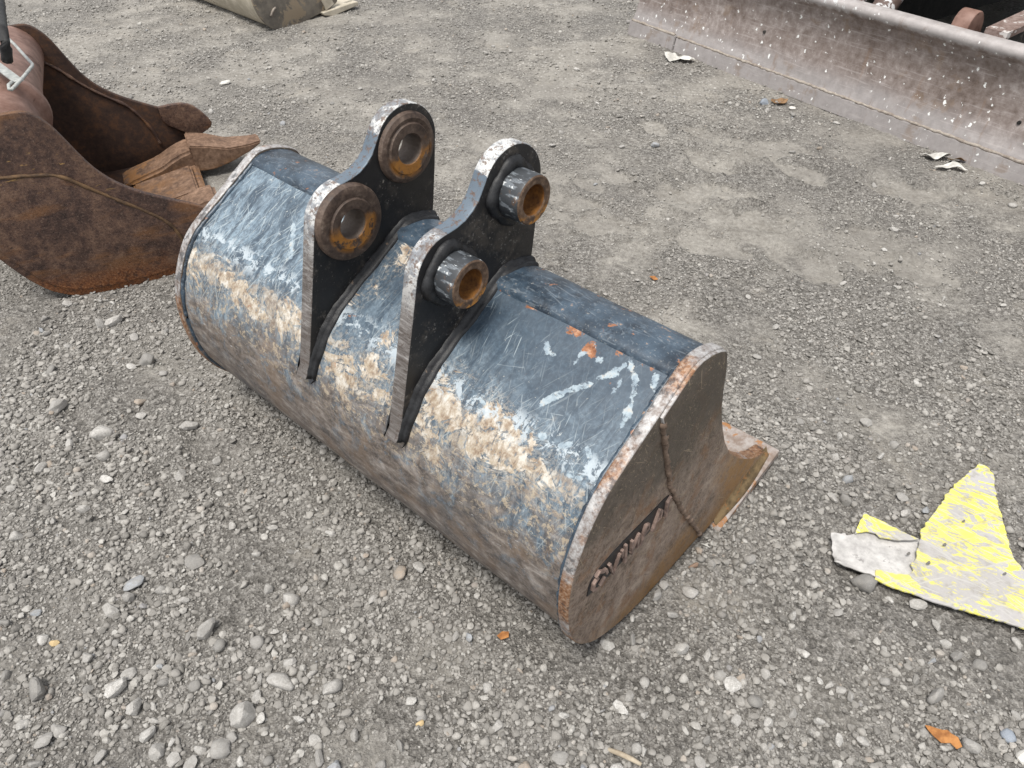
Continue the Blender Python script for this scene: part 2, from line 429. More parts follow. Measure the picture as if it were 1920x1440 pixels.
def mat_blade():
    k = NT('blade_steel_with_white_specks')
    o = k.co('Object')
    x, y, z = k.xyz(o)
    n1 = k.noise(o, 3.5, 6, 0.65)
    n2 = k.noise(o, 26, 8, 0.7)
    n3 = k.noise(o, 100, 6, 0.7)
    col = k.ramp(k.add(k.mul(n1, 0.4), k.mul(n2, 0.6)), [(0.37, (0.115, 0.086, 0.073)), (0.46, (0.185, 0.149, 0.132)), (0.54, (0.245, 0.207, 0.19)), (0.64, (0.37, 0.33, 0.31))])
    lowp = k.ss(k.add(z, k.mul(k.math('SUBTRACT', n1, 0.5), 0.12)), 0.22, 0.10)
    col = k.mix(k.mul(lowp, 0.75), col, k.mix(n2, (0.26, 0.245, 0.242), (0.42, 0.40, 0.395)))
    top = k.ss(k.add(z, k.mul(k.math('SUBTRACT', n2, 0.5), 0.05)), 0.455, 0.475)
    col = k.mix(k.mul(top, 0.8), col, k.mix(n2, (0.26, 0.235, 0.23), (0.52, 0.50, 0.49)))
    col = k.mix(k.ss(k.noise(o, 9, 5, 0.6), 0.58, 0.68, 0, 0.4), col, (0.19, 0.125, 0.075))
    pl = k.vec(x, z, 0.0)
    for sc_, thr, seed in ((22, 0.10, 0.0), (46, 0.16, 5.0), (10, 0.06, 9.0)):
        dn = k.noise(k.map(pl, loc=(seed, 0, 0)), 70, 3, 0.6)
        v = k.vadd(k.map(pl, loc=(seed, seed*0.7, 0), scale=(1, 0.8, 1)), k.vec(k.mul(dn, 0.03), k.mul(k.noise(pl, 55, 3, 0.6), 0.03), 0.0))
        d = k.vor(v, sc_)
        r = k.xyz(k.vor(v, sc_, 'F1', 'Color'))
        keep = k.ss(k.add(r[0], k.mul(k.math('SUBTRACT', k.noise(pl, 4, 3, 0.5), 0.5), 1.2)), 0.14, 0.18)
        size = k.mul(k.ss(k.mul(k.mul(r[1], r[1]), r[1]), 0.0, 1.0, 0.28, 1.5), thr)
        m = k.mul(k.ss(k.math('SUBTRACT', d, size), 0.015, -0.015), keep)
        col = k.mix(k.mul(m, 0.95), col, (0.78, 0.79, 0.77))
    lsc = k.ss(k.noise(k.map(pl, scale=(3.5, 70, 1), rot=(0, 0, rad(3))), 1.0, 6, 0.7, 0.3), 0.56, 0.62)
    col = k.mix(k.mul(lsc, 0.35), col, (0.42, 0.385, 0.37))
    rst = k.ss(k.noise(k.map(pl, scale=(16, 2.5, 1)), 1.0, 6, 0.7, 0.3), 0.58, 0.68)
    col = k.mix(k.mul(rst, 0.4), col, (0.19, 0.115, 0.07))
    hs = k.scratches(pl, [(0, 0, 4), (0, 0, -8), (0, 0, 75)], 0.69, 140, 12, 0.03)
    col = k.mix(k.mul(hs, 0.2), col, (0.45, 0.42, 0.4))
    ch = k.ss(k.noise(o, 16, 7, 0.7, 0.5), 0.585, 0.61)
    col = k.mix(k.mul(k.mul(ch, top), k.ss(x, 1.75, 1.2)), col, (0.66, 0.68, 0.68))
    return k.done(col, k.ss(n2, 0.3, 0.7, 0.5, 0.72), 0.15, k.bump(k.add(k.mul(n2, 0.5), k.mul(n3, 0.5)), 0.4, 0.002), 0.4)

def mat_ground():
    k = NT('grey_gravel_dirt')
    o = k.co('Object')
    d = k.attr('dirt')
    n1 = k.noise(o, 0.9, 5, 0.6)
    n2 = k.noise(o, 6, 8, 0.68)
    n3 = k.noise(o, 45, 8, 0.72)
    n4 = k.noise(o, 220, 5, 0.7)
    va = k.vor(o, 95)
    vb = k.vor(o, 230)
    vc = k.vor(k.map(o, loc=(3, 1, 2)), 45)
    cc = k.xyz(k.vor(o, 95, 'F1', 'Color'))
    cb = k.xyz(k.vor(o, 230, 'F1', 'Color'))
    grain = k.add(k.add(k.mul(cc[0], 0.35), k.mul(cb[1], 0.35)), k.mul(n3, 0.5))
    grav = k.ramp(grain, [(0.24, (0.058, 0.054, 0.048)), (0.48, (0.135, 0.127, 0.115)), (0.72, (0.24, 0.227, 0.208)), (0.92, (0.38, 0.365, 0.34))])
    dust = k.ramp(k.add(k.mul(n2, 0.5), k.mul(n3, 0.5)), [(0.36, (0.165, 0.150, 0.129)), (0.50, (0.27, 0.254, 0.227)), (0.64, (0.385, 0.364, 0.327))])
    dm = k.ss(k.add(k.add(d, k.mul(k.math('SUBTRACT', n2, 0.5), 0.9)), k.mul(k.math('SUBTRACT', n3, 0.5), 0.5)), 0.30, 0.85)
    col = k.mix(k.mul(dm, 0.8), grav, dust)
    x, y, z = k.xyz(o)
    # far compacted yard is paler and carries small pale stones
    fy = k.ss(y, 2.4, 4.6)
    fs = k.vor(k.map(o, scale=(1, 0.75, 1)), 58)
    fr = k.xyz(k.vor(k.map(o, scale=(1, 0.75, 1)), 58, 'F1', 'Color'))
    fm = k.mul(k.ss(fs, 0.38, 0.28), k.ss(fr[0], 0.62, 0.68))
    col = k.mix(k.mul(fm, k.mul(fy, 0.6)), col, k.mix(fr[1], (0.30, 0.285, 0.26), (0.56, 0.54, 0.50)))
    col = k.mix(k.ss(n1, 0.40, 0.64, 0.0, 0.30), col, (0.16, 0.150, 0.138))
    tn = k.mul(k.ss(k.noise(o, 3.1, 6, 0.62), 0.58, 0.70), 0.5)
    col = k.mix(tn, col, (0.33, 0.305, 0.265))
    gh = k.add(k.add(k.mul(va, 0.9), k.mul(vb, 0.45)), k.add(k.mul(vc, 0.8), k.mul(n3, 0.8)))
    gh = k.mul(gh, k.fmix(dm, 1.0, 0.35))
    nb = k.bump(k.add(gh, k.mul(n4, 0.5)), 1.0, 0.008)
    return k.done(col, 0.92, 0.0, nb, 0.2)

def mat_stone(name, own_colour):
    k = NT(name)
    o = k.co('Object')
    inf = k.t.nodes.new('ShaderNodeObjectInfo')
    r = inf.outputs['Random']
    rv = k.mul(r, 40.0)
    ov = k.vadd(o, k.vec(rv, rv, rv))
    n = k.noise(ov, 2.2, 7, 0.7)
    n2 = k.noise(ov, 7.0, 8, 0.75)
    n3 = k.noise(ov, 24.0, 5, 0.75)
    if own_colour:
        base = inf.outputs['Color']
    else:
        base = k.ramp(r, [(0.0, (0.12, 0.113, 0.102)), (0.30, (0.22, 0.208, 0.190)), (0.62, (0.325, 0.309, 0.284)), (0.85, (0.42, 0.402, 0.37)), (0.965, (0.54, 0.525, 0.49)), (0.988, (0.34, 0.265, 0.20)), (1.0, (0.28, 0.30, 0.33))])
    col = k.mix(k.ss(n2, 0.35, 0.65, 0.0, 0.35), base, (0.20, 0.19, 0.178))
    dust = k.ss(k.add(k.mul(n, 0.6), k.mul(n2, 0.4)), 0.40, 0.58, 0.0, 0.62)
    col = k.mix(dust, col, (0.275, 0.262, 0.24))
    col = k.mix(k.ss(n3, 0.56, 0.64, 0, 0.6), col, (0.46, 0.45, 0.43))
    col = k.mix(k.ss(n3, 0.42, 0.34, 0, 0.65), col, (0.07, 0.066, 0.06))
    return k.done(col, 0.9, 0.0, k.bump(k.add(k.add(n, n2), k.mul(n3, 0.4)), 0.8, 0.0022 if own_colour else 0.0012), 0.2)

def mat_sheet_face():
    k = NT('yellow_paint_on_grey_sheet')
    o = k.co('Object')
    x, y, z = k.xyz(o)
    n1 = k.noise(o, 9, 3, 0.5)
    st = k.map(k.map(o, rot=(0, 0, rad(32))), scale=(14, 34, 10))
    n2 = k.noise(st, 1.0, 10, 0.78, 0.9)
    n3 = k.noise(o, 120, 6, 0.7)
    e = k.attr('rim')
    f = k.add(k.add(n2, k.mul(k.math('SUBTRACT', n1, 0.5), 0.35)), k.mul(e, 0.05))
    m = k.ss(k.add(f, k.mul(k.math('SUBTRACT', n3, 0.5), 0.10)), 0.515, 0.53)
    gy = k.mix(n3, (0.33, 0.32, 0.32), (0.46, 0.445, 0.44))
    gy = k.mix(k.ss(n1, 0.5, 0.7, 0, 0.5), gy, (0.33, 0.31, 0.28))
    ye = k.mix(n3, (0.60, 0.55, 0.08), (0.76, 0.70, 0.15))
    col = k.mix(m, gy, ye)
    col = k.mix(k.ss(k.noise(o, 22, 8, 0.75), 0.50, 0.66, 0, 0.55), col, (0.22, 0.205, 0.175))
    col = k.mix(k.ss(k.noise(o, 5, 5, 0.6), 0.46, 0.62, 0, 0.3), col, (0.27, 0.25, 0.21))
    sc = k.scratches(o, [(0, 0, 30), (0, 0, 55), (0, 0, -15), (0, 0, 42)], 0.635, 150, 8, 0.03)
    col = k.mix(k.mul(sc, 0.75), col, (0.42, 0.41, 0.385))
    return k.done(col, 0.55, 0.0, k.bump(k.add(m, k.mul(n3, 0.4)), 0.3, 0.0015), 0.4)

MAT = {}
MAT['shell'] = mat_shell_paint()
MAT['plate'] = mat_plate()
MAT['ear'] = mat_ear()
def mat_ring():
    k = NT('brown_ring_rust')
    o = k.co('Object')
    x, u, z = k.xyz(o)
    r = k.math('SQRT', k.add(k.mul(u, u), k.mul(z, z)))
    rv = k.mul(k.random(), 9.0)
    nz = k.vadd(o, k.vec(rv, rv, rv))
    n1 = k.noise(nz, 14, 6, 0.65)
    n2 = k.noise(nz, 70, 7, 0.72)
    col = k.ramp(k.add(k.mul(n1, 0.45), k.mul(n2, 0.55)), [(0.36, (0.020, 0.013, 0.010)), (0.46, (0.055, 0.036, 0.027)), (0.55, (0.095, 0.066, 0.050)), (0.66, (0.19, 0.145, 0.115))])
    a = k.mul(k.ss(r, 0.068, 0.055), k.ss(r, 0.030, 0.037))
    w = k.ss(k.add(z, k.mul(k.math('SUBTRACT', n1, 0.5), 0.10)), 0.012, -0.022)
    og = k.mul(k.mul(a, w), k.ss(k.noise(nz, 30, 5, 0.65), 0.40, 0.50))
    col = k.mix(og, col, k.mix(n2, (0.19, 0.075, 0.014), (0.42, 0.19, 0.035)))
    inn = k.ss(r, 0.0335, 0.0322)
    col = k.mix(inn, col, k.mix(n2, (0.05, 0.035, 0.028), (0.18, 0.145, 0.12)))
    return k.done(col, k.ss(n2, 0.3, 0.7, 0.45, 0.72), k.mul(inn, 0.4), k.bump(k.add(n2, n1), 0.6, 0.003), 0.4)
MAT['ring'] = mat_ring()
MAT['collar'] = mat_collar_side()
MAT['bore'] = mat_rust('orange_bore_rust', (0.07, 0.028, 0.010), (0.20, 0.085, 0.020), (0.34, 0.15, 0.03), None, 1.0, 0.75)
MAT['endface'] = mat_rust('collar_end_rust', (0.03, 0.02, 0.015), (0.09, 0.055, 0.035), (0.22, 0.15, 0.10), (-0.045, -0.01, (0.38, 0.17, 0.03)), 1.6, 0.6)
MAT['weld'] = mat_simple('painted_weld', (0.005, 0.005, 0.006), (0.020, 0.021, 0.023), 60, 0.5, 0.6, 0.003, ((0.16, 0.11, 0.075), 0.66))
MAT['seam'] = mat_simple('rusty_weld_seam', (0.085, 0.058, 0.042), (0.25, 0.18, 0.135), 50, 0.8, 0.8, 0.004)
MAT['fillet'] = mat_simple('olive_rust_fillet', (0.085, 0.058, 0.028), (0.21, 0.145, 0.072), 50, 0.75, 0.6, 0.003, ((0.24, 0.12, 0.045), 0.57))
MAT['letter'] = mat_simple('rusty_letter_steel', (0.12, 0.085, 0.072), (0.30, 0.215, 0.18), 80, 0.7, 0.5, 0.002)
MAT['paint_shade'] = mat_simple('black_paint_and_shade_patch', (0.004, 0.004, 0.005), (0.016, 0.017, 0.02), 60, 0.45, 0.4, 0.002)
MAT['lip'] = mat_simple('worn_cutting_edge_steel', (0.20, 0.15, 0.12), (0.36, 0.33, 0.31), 45, 0.6, 0.5, 0.002, ((0.30, 0.14, 0.05), 0.54))
MAT['inner'] = mat_simple('inside_rust', (0.05, 0.035, 0.025), (0.13, 0.09, 0.06), 20, 0.8)
def mat_topbar():
    k = NT('blue_black_bar_paint')
    o = k.co('Object')
    n1 = k.noise(o, 8, 6, 0.65)
    n2 = k.noise(o, 40, 9, 0.75)
    n3 = k.noise(o, 130, 6, 0.75)
    col = k.mix(k.ss(n1, 0.35, 0.65), (0.010, 0.017, 0.027), (0.052, 0.080, 0.112))
    col = k.mix(k.mul(k.ss(n2, 0.50, 0.66), 0.4), col, (0.14, 0.19, 0.24))
    sc = k.scratches(o, [(0, 0, 12), (0, 0, -10), (40, 0, 50)], 0.655, 150, 14, 0.03)
    col = k.mix(k.mul(sc, 0.22), col, (0.30, 0.34, 0.37))
    col = k.mix(k.ss(n3, 0.60, 0.66, 0, 0.7), col, (0.28, 0.27, 0.25))
    t = k.ss(k.add(k.mul(n2, 0.6), k.mul(n1, 0.4)), 0.585, 0.605)
    col = k.mix(k.mul(t, k.ss(n3, 0.36, 0.5, 0.3, 1.0)), col, k.mix(n3, (0.17, 0.11, 0.075), (0.36, 0.27, 0.21)))
    rs = k.ss(k.noise(o, 26, 7, 0.7, 0.3), 0.63, 0.65)
    col = k.mix(rs, col, (0.25, 0.11, 0.055))
    return k.done(col, k.fmix(t, 0.40, 0.75), 0.0, k.bump(k.add(k.mul(n2, 0.4), n3), 0.35, 0.0012), 0.5)
MAT['topbar'] = mat_topbar()
MAT['rside'] = mat_rusty_side()
MAT['rinner'] = mat_rust('dark_inner_rust', (0.020, 0.011, 0.009), (0.042, 0.023, 0.016), (0.10, 0.045, 0.02), None, 0.6, 0.75)
MAT['ridge'] = mat_simple('ochre_rust_seam', (0.040, 0.024, 0.015), (0.150, 0.088, 0.042), 28, 0.8, 0.7, 0.004)
MAT['tooth'] = mat_rust('orange_brown_tooth_rust', (0.060, 0.034, 0.022), (0.150, 0.090, 0.058), (0.29, 0.185, 0.125), (0.03, 0.11, (0.24, 0.115, 0.04)), 0.9, 0.75, 0.7)
MAT['cast'] = mat_simple('pinkish_brown_casting', (0.12, 0.062, 0.045), (0.24, 0.145, 0.115), 16, 0.6, 0.4, 0.003, ((0.075, 0.03, 0.018), 0.57))
MAT['galv'] = mat_simple('dull_galvanised_wire', (0.22, 0.23, 0.22), (0.42, 0.43, 0.41), 60, 0.4, 0.2, 0.001)
MAT['rubber'] = mat_simple('black_rubber', (0.008, 0.008, 0.009), (0.03, 0.03, 0.03), 30, 0.7)
MAT['blade'] = mat_blade()
MAT['bead'] = mat_simple('tan_weld_bead', (0.20, 0.165, 0.14), (0.36, 0.325, 0.28), 60, 0.8, 0.7, 0.003)
MAT['darksteel'] = mat_simple('grimy_dark_steel', (0.012, 0.012, 0.012), (0.045, 0.042, 0.038), 16, 0.7, 0.4, 0.003, ((0.11, 0.10, 0.085), 0.6))
MAT['chipped'] = mat_simple('brown_steel_with_white_chips', (0.085, 0.055, 0.045), (0.16, 0.115, 0.10), 30, 0.6, 0.4, 0.002, ((0.66, 0.66, 0.66), 0.50))
MAT['armedge'] = mat_simple('scuffed_arm_edge', (0.14, 0.095, 0.08), (0.26, 0.2, 0.18), 40, 0.6, 0.4, 0.002, ((0.52, 0.50, 0.48), 0.56))
MAT['greyb'] = mat_simple('dusty_grey_bucket_side', (0.10, 0.090, 0.078), (0.21, 0.185, 0.15), 14, 0.75, 0.4, 0.003, ((0.27, 0.215, 0.15), 0.51))
MAT['paleb'] = mat_simple('pale_dusty_bucket_shell', (0.34, 0.305, 0.235), (0.54, 0.49, 0.40), 14, 0.8, 0.4, 0.003, ((0.16, 0.14, 0.11), 0.60))
MAT['ground'] = mat_ground()
MAT['stone'] = mat_stone('dusty_grey_stone', True)
MAT['gravel'] = mat_stone('gravel_grain', False)
MAT['sheet'] = mat_sheet_face()
MAT['backing'] = mat_simple('dirty_pale_backing', (0.30, 0.29, 0.28), (0.54, 0.525, 0.505), 26, 0.8, 0.6, 0.003, ((0.23, 0.22, 0.21), 0.60))
MAT['paper'] = mat_simple('dirty_white_paper', (0.38, 0.37, 0.34), (0.66, 0.65, 0.61), 26, 0.85, 0.4, 0.002)
MAT['leaf'] = mat_simple('dry_brown_leaf', (0.13, 0.075, 0.035), (0.28, 0.17, 0.09), 50, 0.85)
MAT['flake'] = mat_simple('orange_rust_flake', (0.20, 0.075, 0.020), (0.42, 0.19, 0.06), 60, 0.8)
MAT['wood'] = mat_simple('weathered_wood', (0.27, 0.22, 0.16), (0.44, 0.38, 0.29), 60, 0.85)
MAT['white_stone'] = mat_simple('chalky_white_stone', (0.42, 0.41, 0.38), (0.62, 0.60, 0.56), 20, 0.85)
MAT['blue_stone'] = mat_simple('blue_grey_stone', (0.19, 0.215, 0.25), (0.31, 0.34, 0.38), 30, 0.7)
MAT['tan_stone'] = mat_simple('yellowish_stone', (0.42, 0.30, 0.15), (0.60, 0.47, 0.27), 30, 0.8)
MAT['brown_stone'] = mat_simple('reddish_brown_stone', (0.19, 0.125, 0.085), (0.30, 0.21, 0.155), 30, 0.8)

# ------------------------------------------------------------------ object helpers
def tag(o, label=None, cat=None, group=None, kind=None):
    if label: o['label'] = label
    if cat: o['category'] = cat
    if group: o['group'] = group
    if kind: o['kind'] = kind
    return o

def empty(name, loc, rz=0.0):
    o = bpy.data.objects.new(name, None)
    COL.objects.link(o)
    o.location = loc
    o.rotation_euler = (0, 0, rz)
    o.empty_display_size = 0.1
    return o

def obj(name, me, mat=None, parent=None, loc=None, smooth=None):
    if isinstance(me, bmesh.types.BMesh):
        bm = me
        me = bpy.data.meshes.new(name)
        bm.normal_update()
        bm.to_mesh(me)
        bm.free()
    o = bpy.data.objects.new(name, me)
    COL.objects.link(o)
    if mat is not None:
        for m in (mat if isinstance(mat, (list, tuple)) else [mat]):
            me.materials.append(m)
    if parent is not None:
        o.parent = parent
    if loc is not None:
        o.location = loc
    if smooth is not None:
        sharp(me, smooth)
    return o

def sharp(me, ang):
    """smooth shading, edges above `ang` degrees stay sharp"""
    bm = bmesh.new()
    bm.from_mesh(me)
    for f in bm.faces:
        f.smooth = True
    for e in bm.edges:
        if len(e.link_faces) == 2 and e.calc_face_angle(0) > rad(ang):
            e.smooth = False
    bm.to_mesh(me)
    bm.free()

def grid_mesh(name, P):
    """P: (n, m, 3) array of points -> quad grid mesh"""
    n, m = P.shape[:2]
    me = bpy.data.meshes.new(name)
    me.vertices.add(n*m)
    me.vertices.foreach_set('co', np.ascontiguousarray(P, dtype=np.float32).ravel())
    i, j = np.meshgrid(np.arange(n-1), np.arange(m-1), indexing='ij')
    a = (i*m + j).ravel()
    q = np.stack([a, a+1, a+m+1, a+m], 1).astype(np.int32)
    me.loops.add(q.size)
    me.loops.foreach_set('vertex_index', q.ravel())
    me.polygons.add(len(q))
    me.polygons.foreach_set('loop_start', np.arange(0, q.size, 4, dtype=np.int32))
    me.polygons.foreach_set('use_smooth', np.ones(len(q), dtype=bool))
    me.update(calc_edges=True)
    me.validate()
    return me

def fattr(me, name, v):
    a = me.attributes.new(name, 'FLOAT', 'POINT')
    a.data.foreach_set('value', np.ascontiguousarray(v, dtype=np.float32).ravel())

def plate(name, outline, xc, th, holes=(), bevel=0.003, res=1, axes='yz'):
    """flat plate cut to an outline in (u, v), thickness th about x = xc, bevelled rim, round holes"""
    cu = bpy.data.curves.new(name, 'CURVE')
    cu.dimensions = '2D'
    cu.fill_mode = 'BOTH'
    cu.extrude = max(th/2 - bevel, 1e-4)
    cu.bevel_depth = bevel
    cu.bevel_resolution = res
    cu.offset = -bevel
    def spl(pts):
        s = cu.splines.new('POLY')
        s.points.add(len(pts)-1)
        for p, q in zip(s.points, pts):
            p.co = (q[0], q[1], 0, 1)
        s.use_cyclic_u = True
    spl(outline)
    for (a, b, r) in holes:
        spl([(a + r*math.cos(t), b + r*math.sin(t)) for t in np.linspace(0, 2*math.pi, 33)[:-1]])
    o = bpy.data.objects.new('tmp', cu)
    COL.objects.link(o)
    dg = bpy.context.evaluated_depsgraph_get()
    me = bpy.data.meshes.new_from_object(o.evaluated_get(dg))
    bpy.data.objects.remove(o)
    bpy.data.curves.remove(cu)
    me.name = name
    n = len(me.vertices)
    c = np.empty(n*3, dtype=np.float32)
    me.vertices.foreach_get('co', c)
    c = c.reshape(-1, 3)
    if axes == 'yz':
        c = np.stack([c[:, 2] + xc, c[:, 0], c[:, 1]], 1)
    else:
        c = np.stack([c[:, 0], c[:, 1], c[:, 2] + xc], 1)
    me.vertices.foreach_set('co', np.ascontiguousarray(c).ravel())
    bm = bmesh.new()
    bm.from_mesh(me)
    bmesh.ops.remove_doubles(bm, verts=bm.verts, dist=1e-5)
    bmesh.ops.recalc_face_normals(bm, faces=bm.faces)
    bm.to_mesh(me)
    bm.free()
    me.materials.clear()
    sharp(me, 40)
    return me

def lathe(segs, n=40, axis='x'):
    """segs: [(radius, along, material_index)], closed ring profile"""
    bm = bmesh.new()
    rings = []
    for (r, x, mi) in segs:
        rings.append([bm.verts.new((x, r*math.cos(t), r*math.sin(t))) for t in np.linspace(0, 2*math.pi, n+1)[:-1]])
    k = len(segs)
    for i in range(k):
        a, b = rings[i], rings[(i+1) % k]
        for j in range(n):
            f = bm.faces.new((a[j], a[(j+1) % n], b[(j+1) % n], b[j]))
            f.material_index = segs[i][2]
    bmesh.ops.recalc_face_normals(bm, faces=bm.faces)
    return bm

def tube(bm, pts, r, n=8, jitter=0.0, cap=True):
    pts = [Vector(p) for p in pts]
    rings = []
    for i, p in enumerate(pts):
        t = (pts[min(i+1, len(pts)-1)] - pts[max(i-1, 0)]).normalized()
        s = t.cross(Vector((0, 0, 1)))
        if s.length < 0.05:
            s = t.cross(Vector((0, 1, 0)))
        s.normalize()
        q = t.cross(s)
        rr = (r[i] if isinstance(r, (list, tuple)) else r)*(1 + random.uniform(-jitter, jitter))
        rings.append([bm.verts.new(p + (s*math.cos(a) + q*math.sin(a))*rr) for a in np.linspace(0, 2*math.pi, n+1)[:-1]])
    for a, b in zip(rings, rings[1:]):
        for j in range(n):
            f = bm.faces.new((a[j], a[(j+1) % n], b[(j+1) % n], b[j]))
            f.smooth = True
    if cap:
        bm.faces.new(list(reversed(rings[0])))
        bm.faces.new(rings[-1])
    return bm

def resample(pts, step):
    pts = [Vector(p) for p in pts]
    out = [pts[0]]
    for a, b in zip(pts, pts[1:]):
        k = max(1, int((b-a).length/step))
        for i in range(1, k+1):
            out.append(a.lerp(b, i/k))
    return out

def box_bm(bm, lo, hi, bev=0.0):
    lo, hi = Vector(lo), Vector(hi)
    r = bmesh.ops.create_cube(bm, size=1.0)
    for v in r['verts']:
        v.co = Vector(((lo[i]+hi[i])/2 + v.co[i]*(hi[i]-lo[i])) for i in range(3))
    if bev:
        es = [e for e in bm.edges if all(v in r['verts'] for v in e.verts)]
        bmesh.ops.bevel(bm, geom=es, offset=bev, segments=2, affect='EDGES')
    return bm

def prism(bm, poly, axis_lo, axis_hi, f):
    """extrude a 2D polygon; f(u, v, w) -> Vector"""
    a = [bm.verts.new(f(p[0], p[1], axis_lo)) for p in poly]
    b = [bm.verts.new(f(p[0], p[1], axis_hi)) for p in poly]
    bm.faces.new(a)
    bm.faces.new(list(reversed(b)))
    n = len(poly)
    for i in range(n):
        bm.faces.new((a[i], b[i], b[(i+1) % n], a[(i+1) % n]))
    bmesh.ops.recalc_face_normals(bm, faces=bm.faces)
    return bm

def arc(c, r, a0, a1, n=12):
    return [(c[0] + r*math.cos(rad(a)), c[1] + r*math.sin(rad(a))) for a in np.linspace(a0, a1, n)]

def smooth_line(pts, it=2):
    """corner cutting of an open polyline"""
    pts = [tuple(p) for p in pts]
    for _ in range(it):
        q = [pts[0]]
        for a, b in zip(pts, pts[1:]):
            q.append(tuple(0.75*x + 0.25*y for x, y in zip(a, b)))
            q.append(tuple(0.25*x + 0.75*y for x, y in zip(a, b)))
        q.append(pts[-1])
        pts = q
    return pts

def perlin(x, y, seed=0):
    r = np.random.default_rng(seed)
    g = r.random((256, 256))*2*np.pi
    gx, gy = np.cos(g), np.sin(g)
    xi, yi = np.floor(x).astype(int), np.floor(y).astype(int)
    xf, yf = x-xi, y-yi
    u, v = xf*xf*xf*(xf*(xf*6-15)+10), yf*yf*yf*(yf*(yf*6-15)+10)
    def d(i, j):
        a, b = (xi+i) & 255, (yi+j) & 255
        return gx[a, b]*(xf-i) + gy[a, b]*(yf-j)
    return (d(0, 0)*(1-u) + d(1, 0)*u)*(1-v) + (d(0, 1)*(1-u) + d(1, 1)*u)*v

def seg_dist(px, py, strokes):
    d = np.full(px.shape, 9.0)
    for L in strokes:
        L = list(L)
        if len(L) == 1:
            L = L*2
        for (ax, ay), (bx, by) in zip(L, L[1:]):
            vx, vy = bx-ax, by-ay
            q = vx*vx + vy*vy + 1e-9
            t = np.clip(((px-ax)*vx + (py-ay)*vy)/q, 0, 1)
            d = np.minimum(d, np.hypot(px-ax-t*vx, py-ay-t*vy))
    return d

# ------------------------------------------------------------------ placement of the main bucket
PSI = rad(-41.755)
O = Vector((0.1049, 0.8055, -0.010))
AX = Vector((math.cos(PSI), math.sin(PSI), 0))
BX = Vector((-math.sin(PSI), math.cos(PSI), 0))
W = 1.3515

# ------------------------------------------------------------------ ground
PADS = [(0.76, 2.63, .138), (0.394, 2.767, .133), (0.916, 3.39, .134), (1.024, 2.813, .111), (1.704, 3.089, .149), (1.307, 3.26, .114), (1.238, 3.535, .17), (1.111, 2.466, .13), (0.704, 3.033, .133), (0.469, 3.202, .084), (0.694, 3.774, .099), (0.927, 3.713, .098), (0.251, 2.983, .118), (0.349, 3.126, .082), (1.5, 2.433, .128), (2.062, 3.021, .119), (1.437, 2.654, .105), (0.941, 3.059, .107), (0.799, 3.13, .096)]
PAD_DIR = [rad(-38 + 17*math.sin(i*2.3)) for i in range(len(PADS))]

def pad_field(x, y):
    h = np.zeros_like(x)
    m = np.zeros_like(x)
    wob = 0.55*perlin(x*6, y*6, 31) + 0.30*perlin(x*17, y*17, 32) + 0.15*perlin(x*40, y*40, 35)
    for (cx, cy, r), a in zip(PADS, PAD_DIR):
        dx, dy = x-cx, y-cy
        sel = (np.abs(dx) < 0.5) & (np.abs(dy) < 0.5)
        p = dx[sel]*math.cos(a) + dy[sel]*math.sin(a)
        q = -dx[sel]*math.sin(a) + dy[sel]*math.cos(a)
        rr = np.sqrt((p/(r*1.15))**2 + (q/(r*0.72))**2) + wob[sel]
        inn = np.clip((1.10-rr)/0.32, 0, 1)
        rim = np.exp(-((rr-1.18)/0.17)**2)
        h[sel] += -0.011*inn + 0.016*rim*np.clip(.6 + 2.2*perlin(x[sel]*6, y[sel]*6, 33), 0, 1.4)
        m[sel] = np.maximum(m[sel], inn)
    return h, m

def height(x, y):
    x = np.asarray(x, float)
    y = np.asarray(y, float)
    h = 0.012*perlin(x*0.9, y*0.9, 1) + 0.010*perlin(x*2.7, y*2.7, 2)
    h += 0.007*perlin(x*7, y*7, 3) + 0.0045*perlin(x*16, y*16, 4)
    h += 0.0035*perlin(x*38, y*38, 5) + 0.002*perlin(x*85, y*85, 6)
    near = np.clip((7.5 - np.hypot(x, y-2.5))/2, 0, 1)
    ph, pm = pad_field(x, y)
    h = h*near + ph
    rm = np.exp(-(((x+1.15)/.42)**2 + ((y-1.42)/.40)**2))
    ph2 = (x*.80 + y*.60)/.135 + .55*perlin(x*4, y*4, 51)
    h += rm*0.011*np.sin(2*np.pi*ph2)*(.7 + perlin(x*5, y*5, 52))
    rm2 = np.exp(-(((x-1.0)/.9)**2 + ((y-3.1)/.55)**2))
    ph3 = (x*.55 + y*.83)/.21 + .7*perlin(x*3, y*3, 53)
    h += rm2*0.014*np.sin(2*np.pi*ph3)*np.clip(.5 + 1.5*perlin(x*4, y*4, 54), 0, 1.3)
    # flat under the bucket, small bank of loose material under its lip
    lx = (x-O.x)*AX.x + (y-O.y)*AX.y
    ly = (x-O.x)*BX.x + (y-O.y)*BX.y
    inb = np.clip(np.minimum(np.minimum(lx+W+.05, .05-lx), np.minimum(ly-.02, .62-ly))/0.06, 0, 1)
    h = h*(1-inb) - 0.004*inb
    bank = np.exp(-((ly-0.93)/0.10)**2)*np.clip((lx+W+.1)/.1, 0, 1)*np.clip((.16-lx)/.12, 0, 1)
    h += 0.045*bank
    front = np.exp(-((ly+0.02)/0.05)**2)*np.clip((lx+W+.1)/.2, 0, 1)*np.clip((.1-lx)/.2, 0, 1)
    h += 0.013*front
    return h

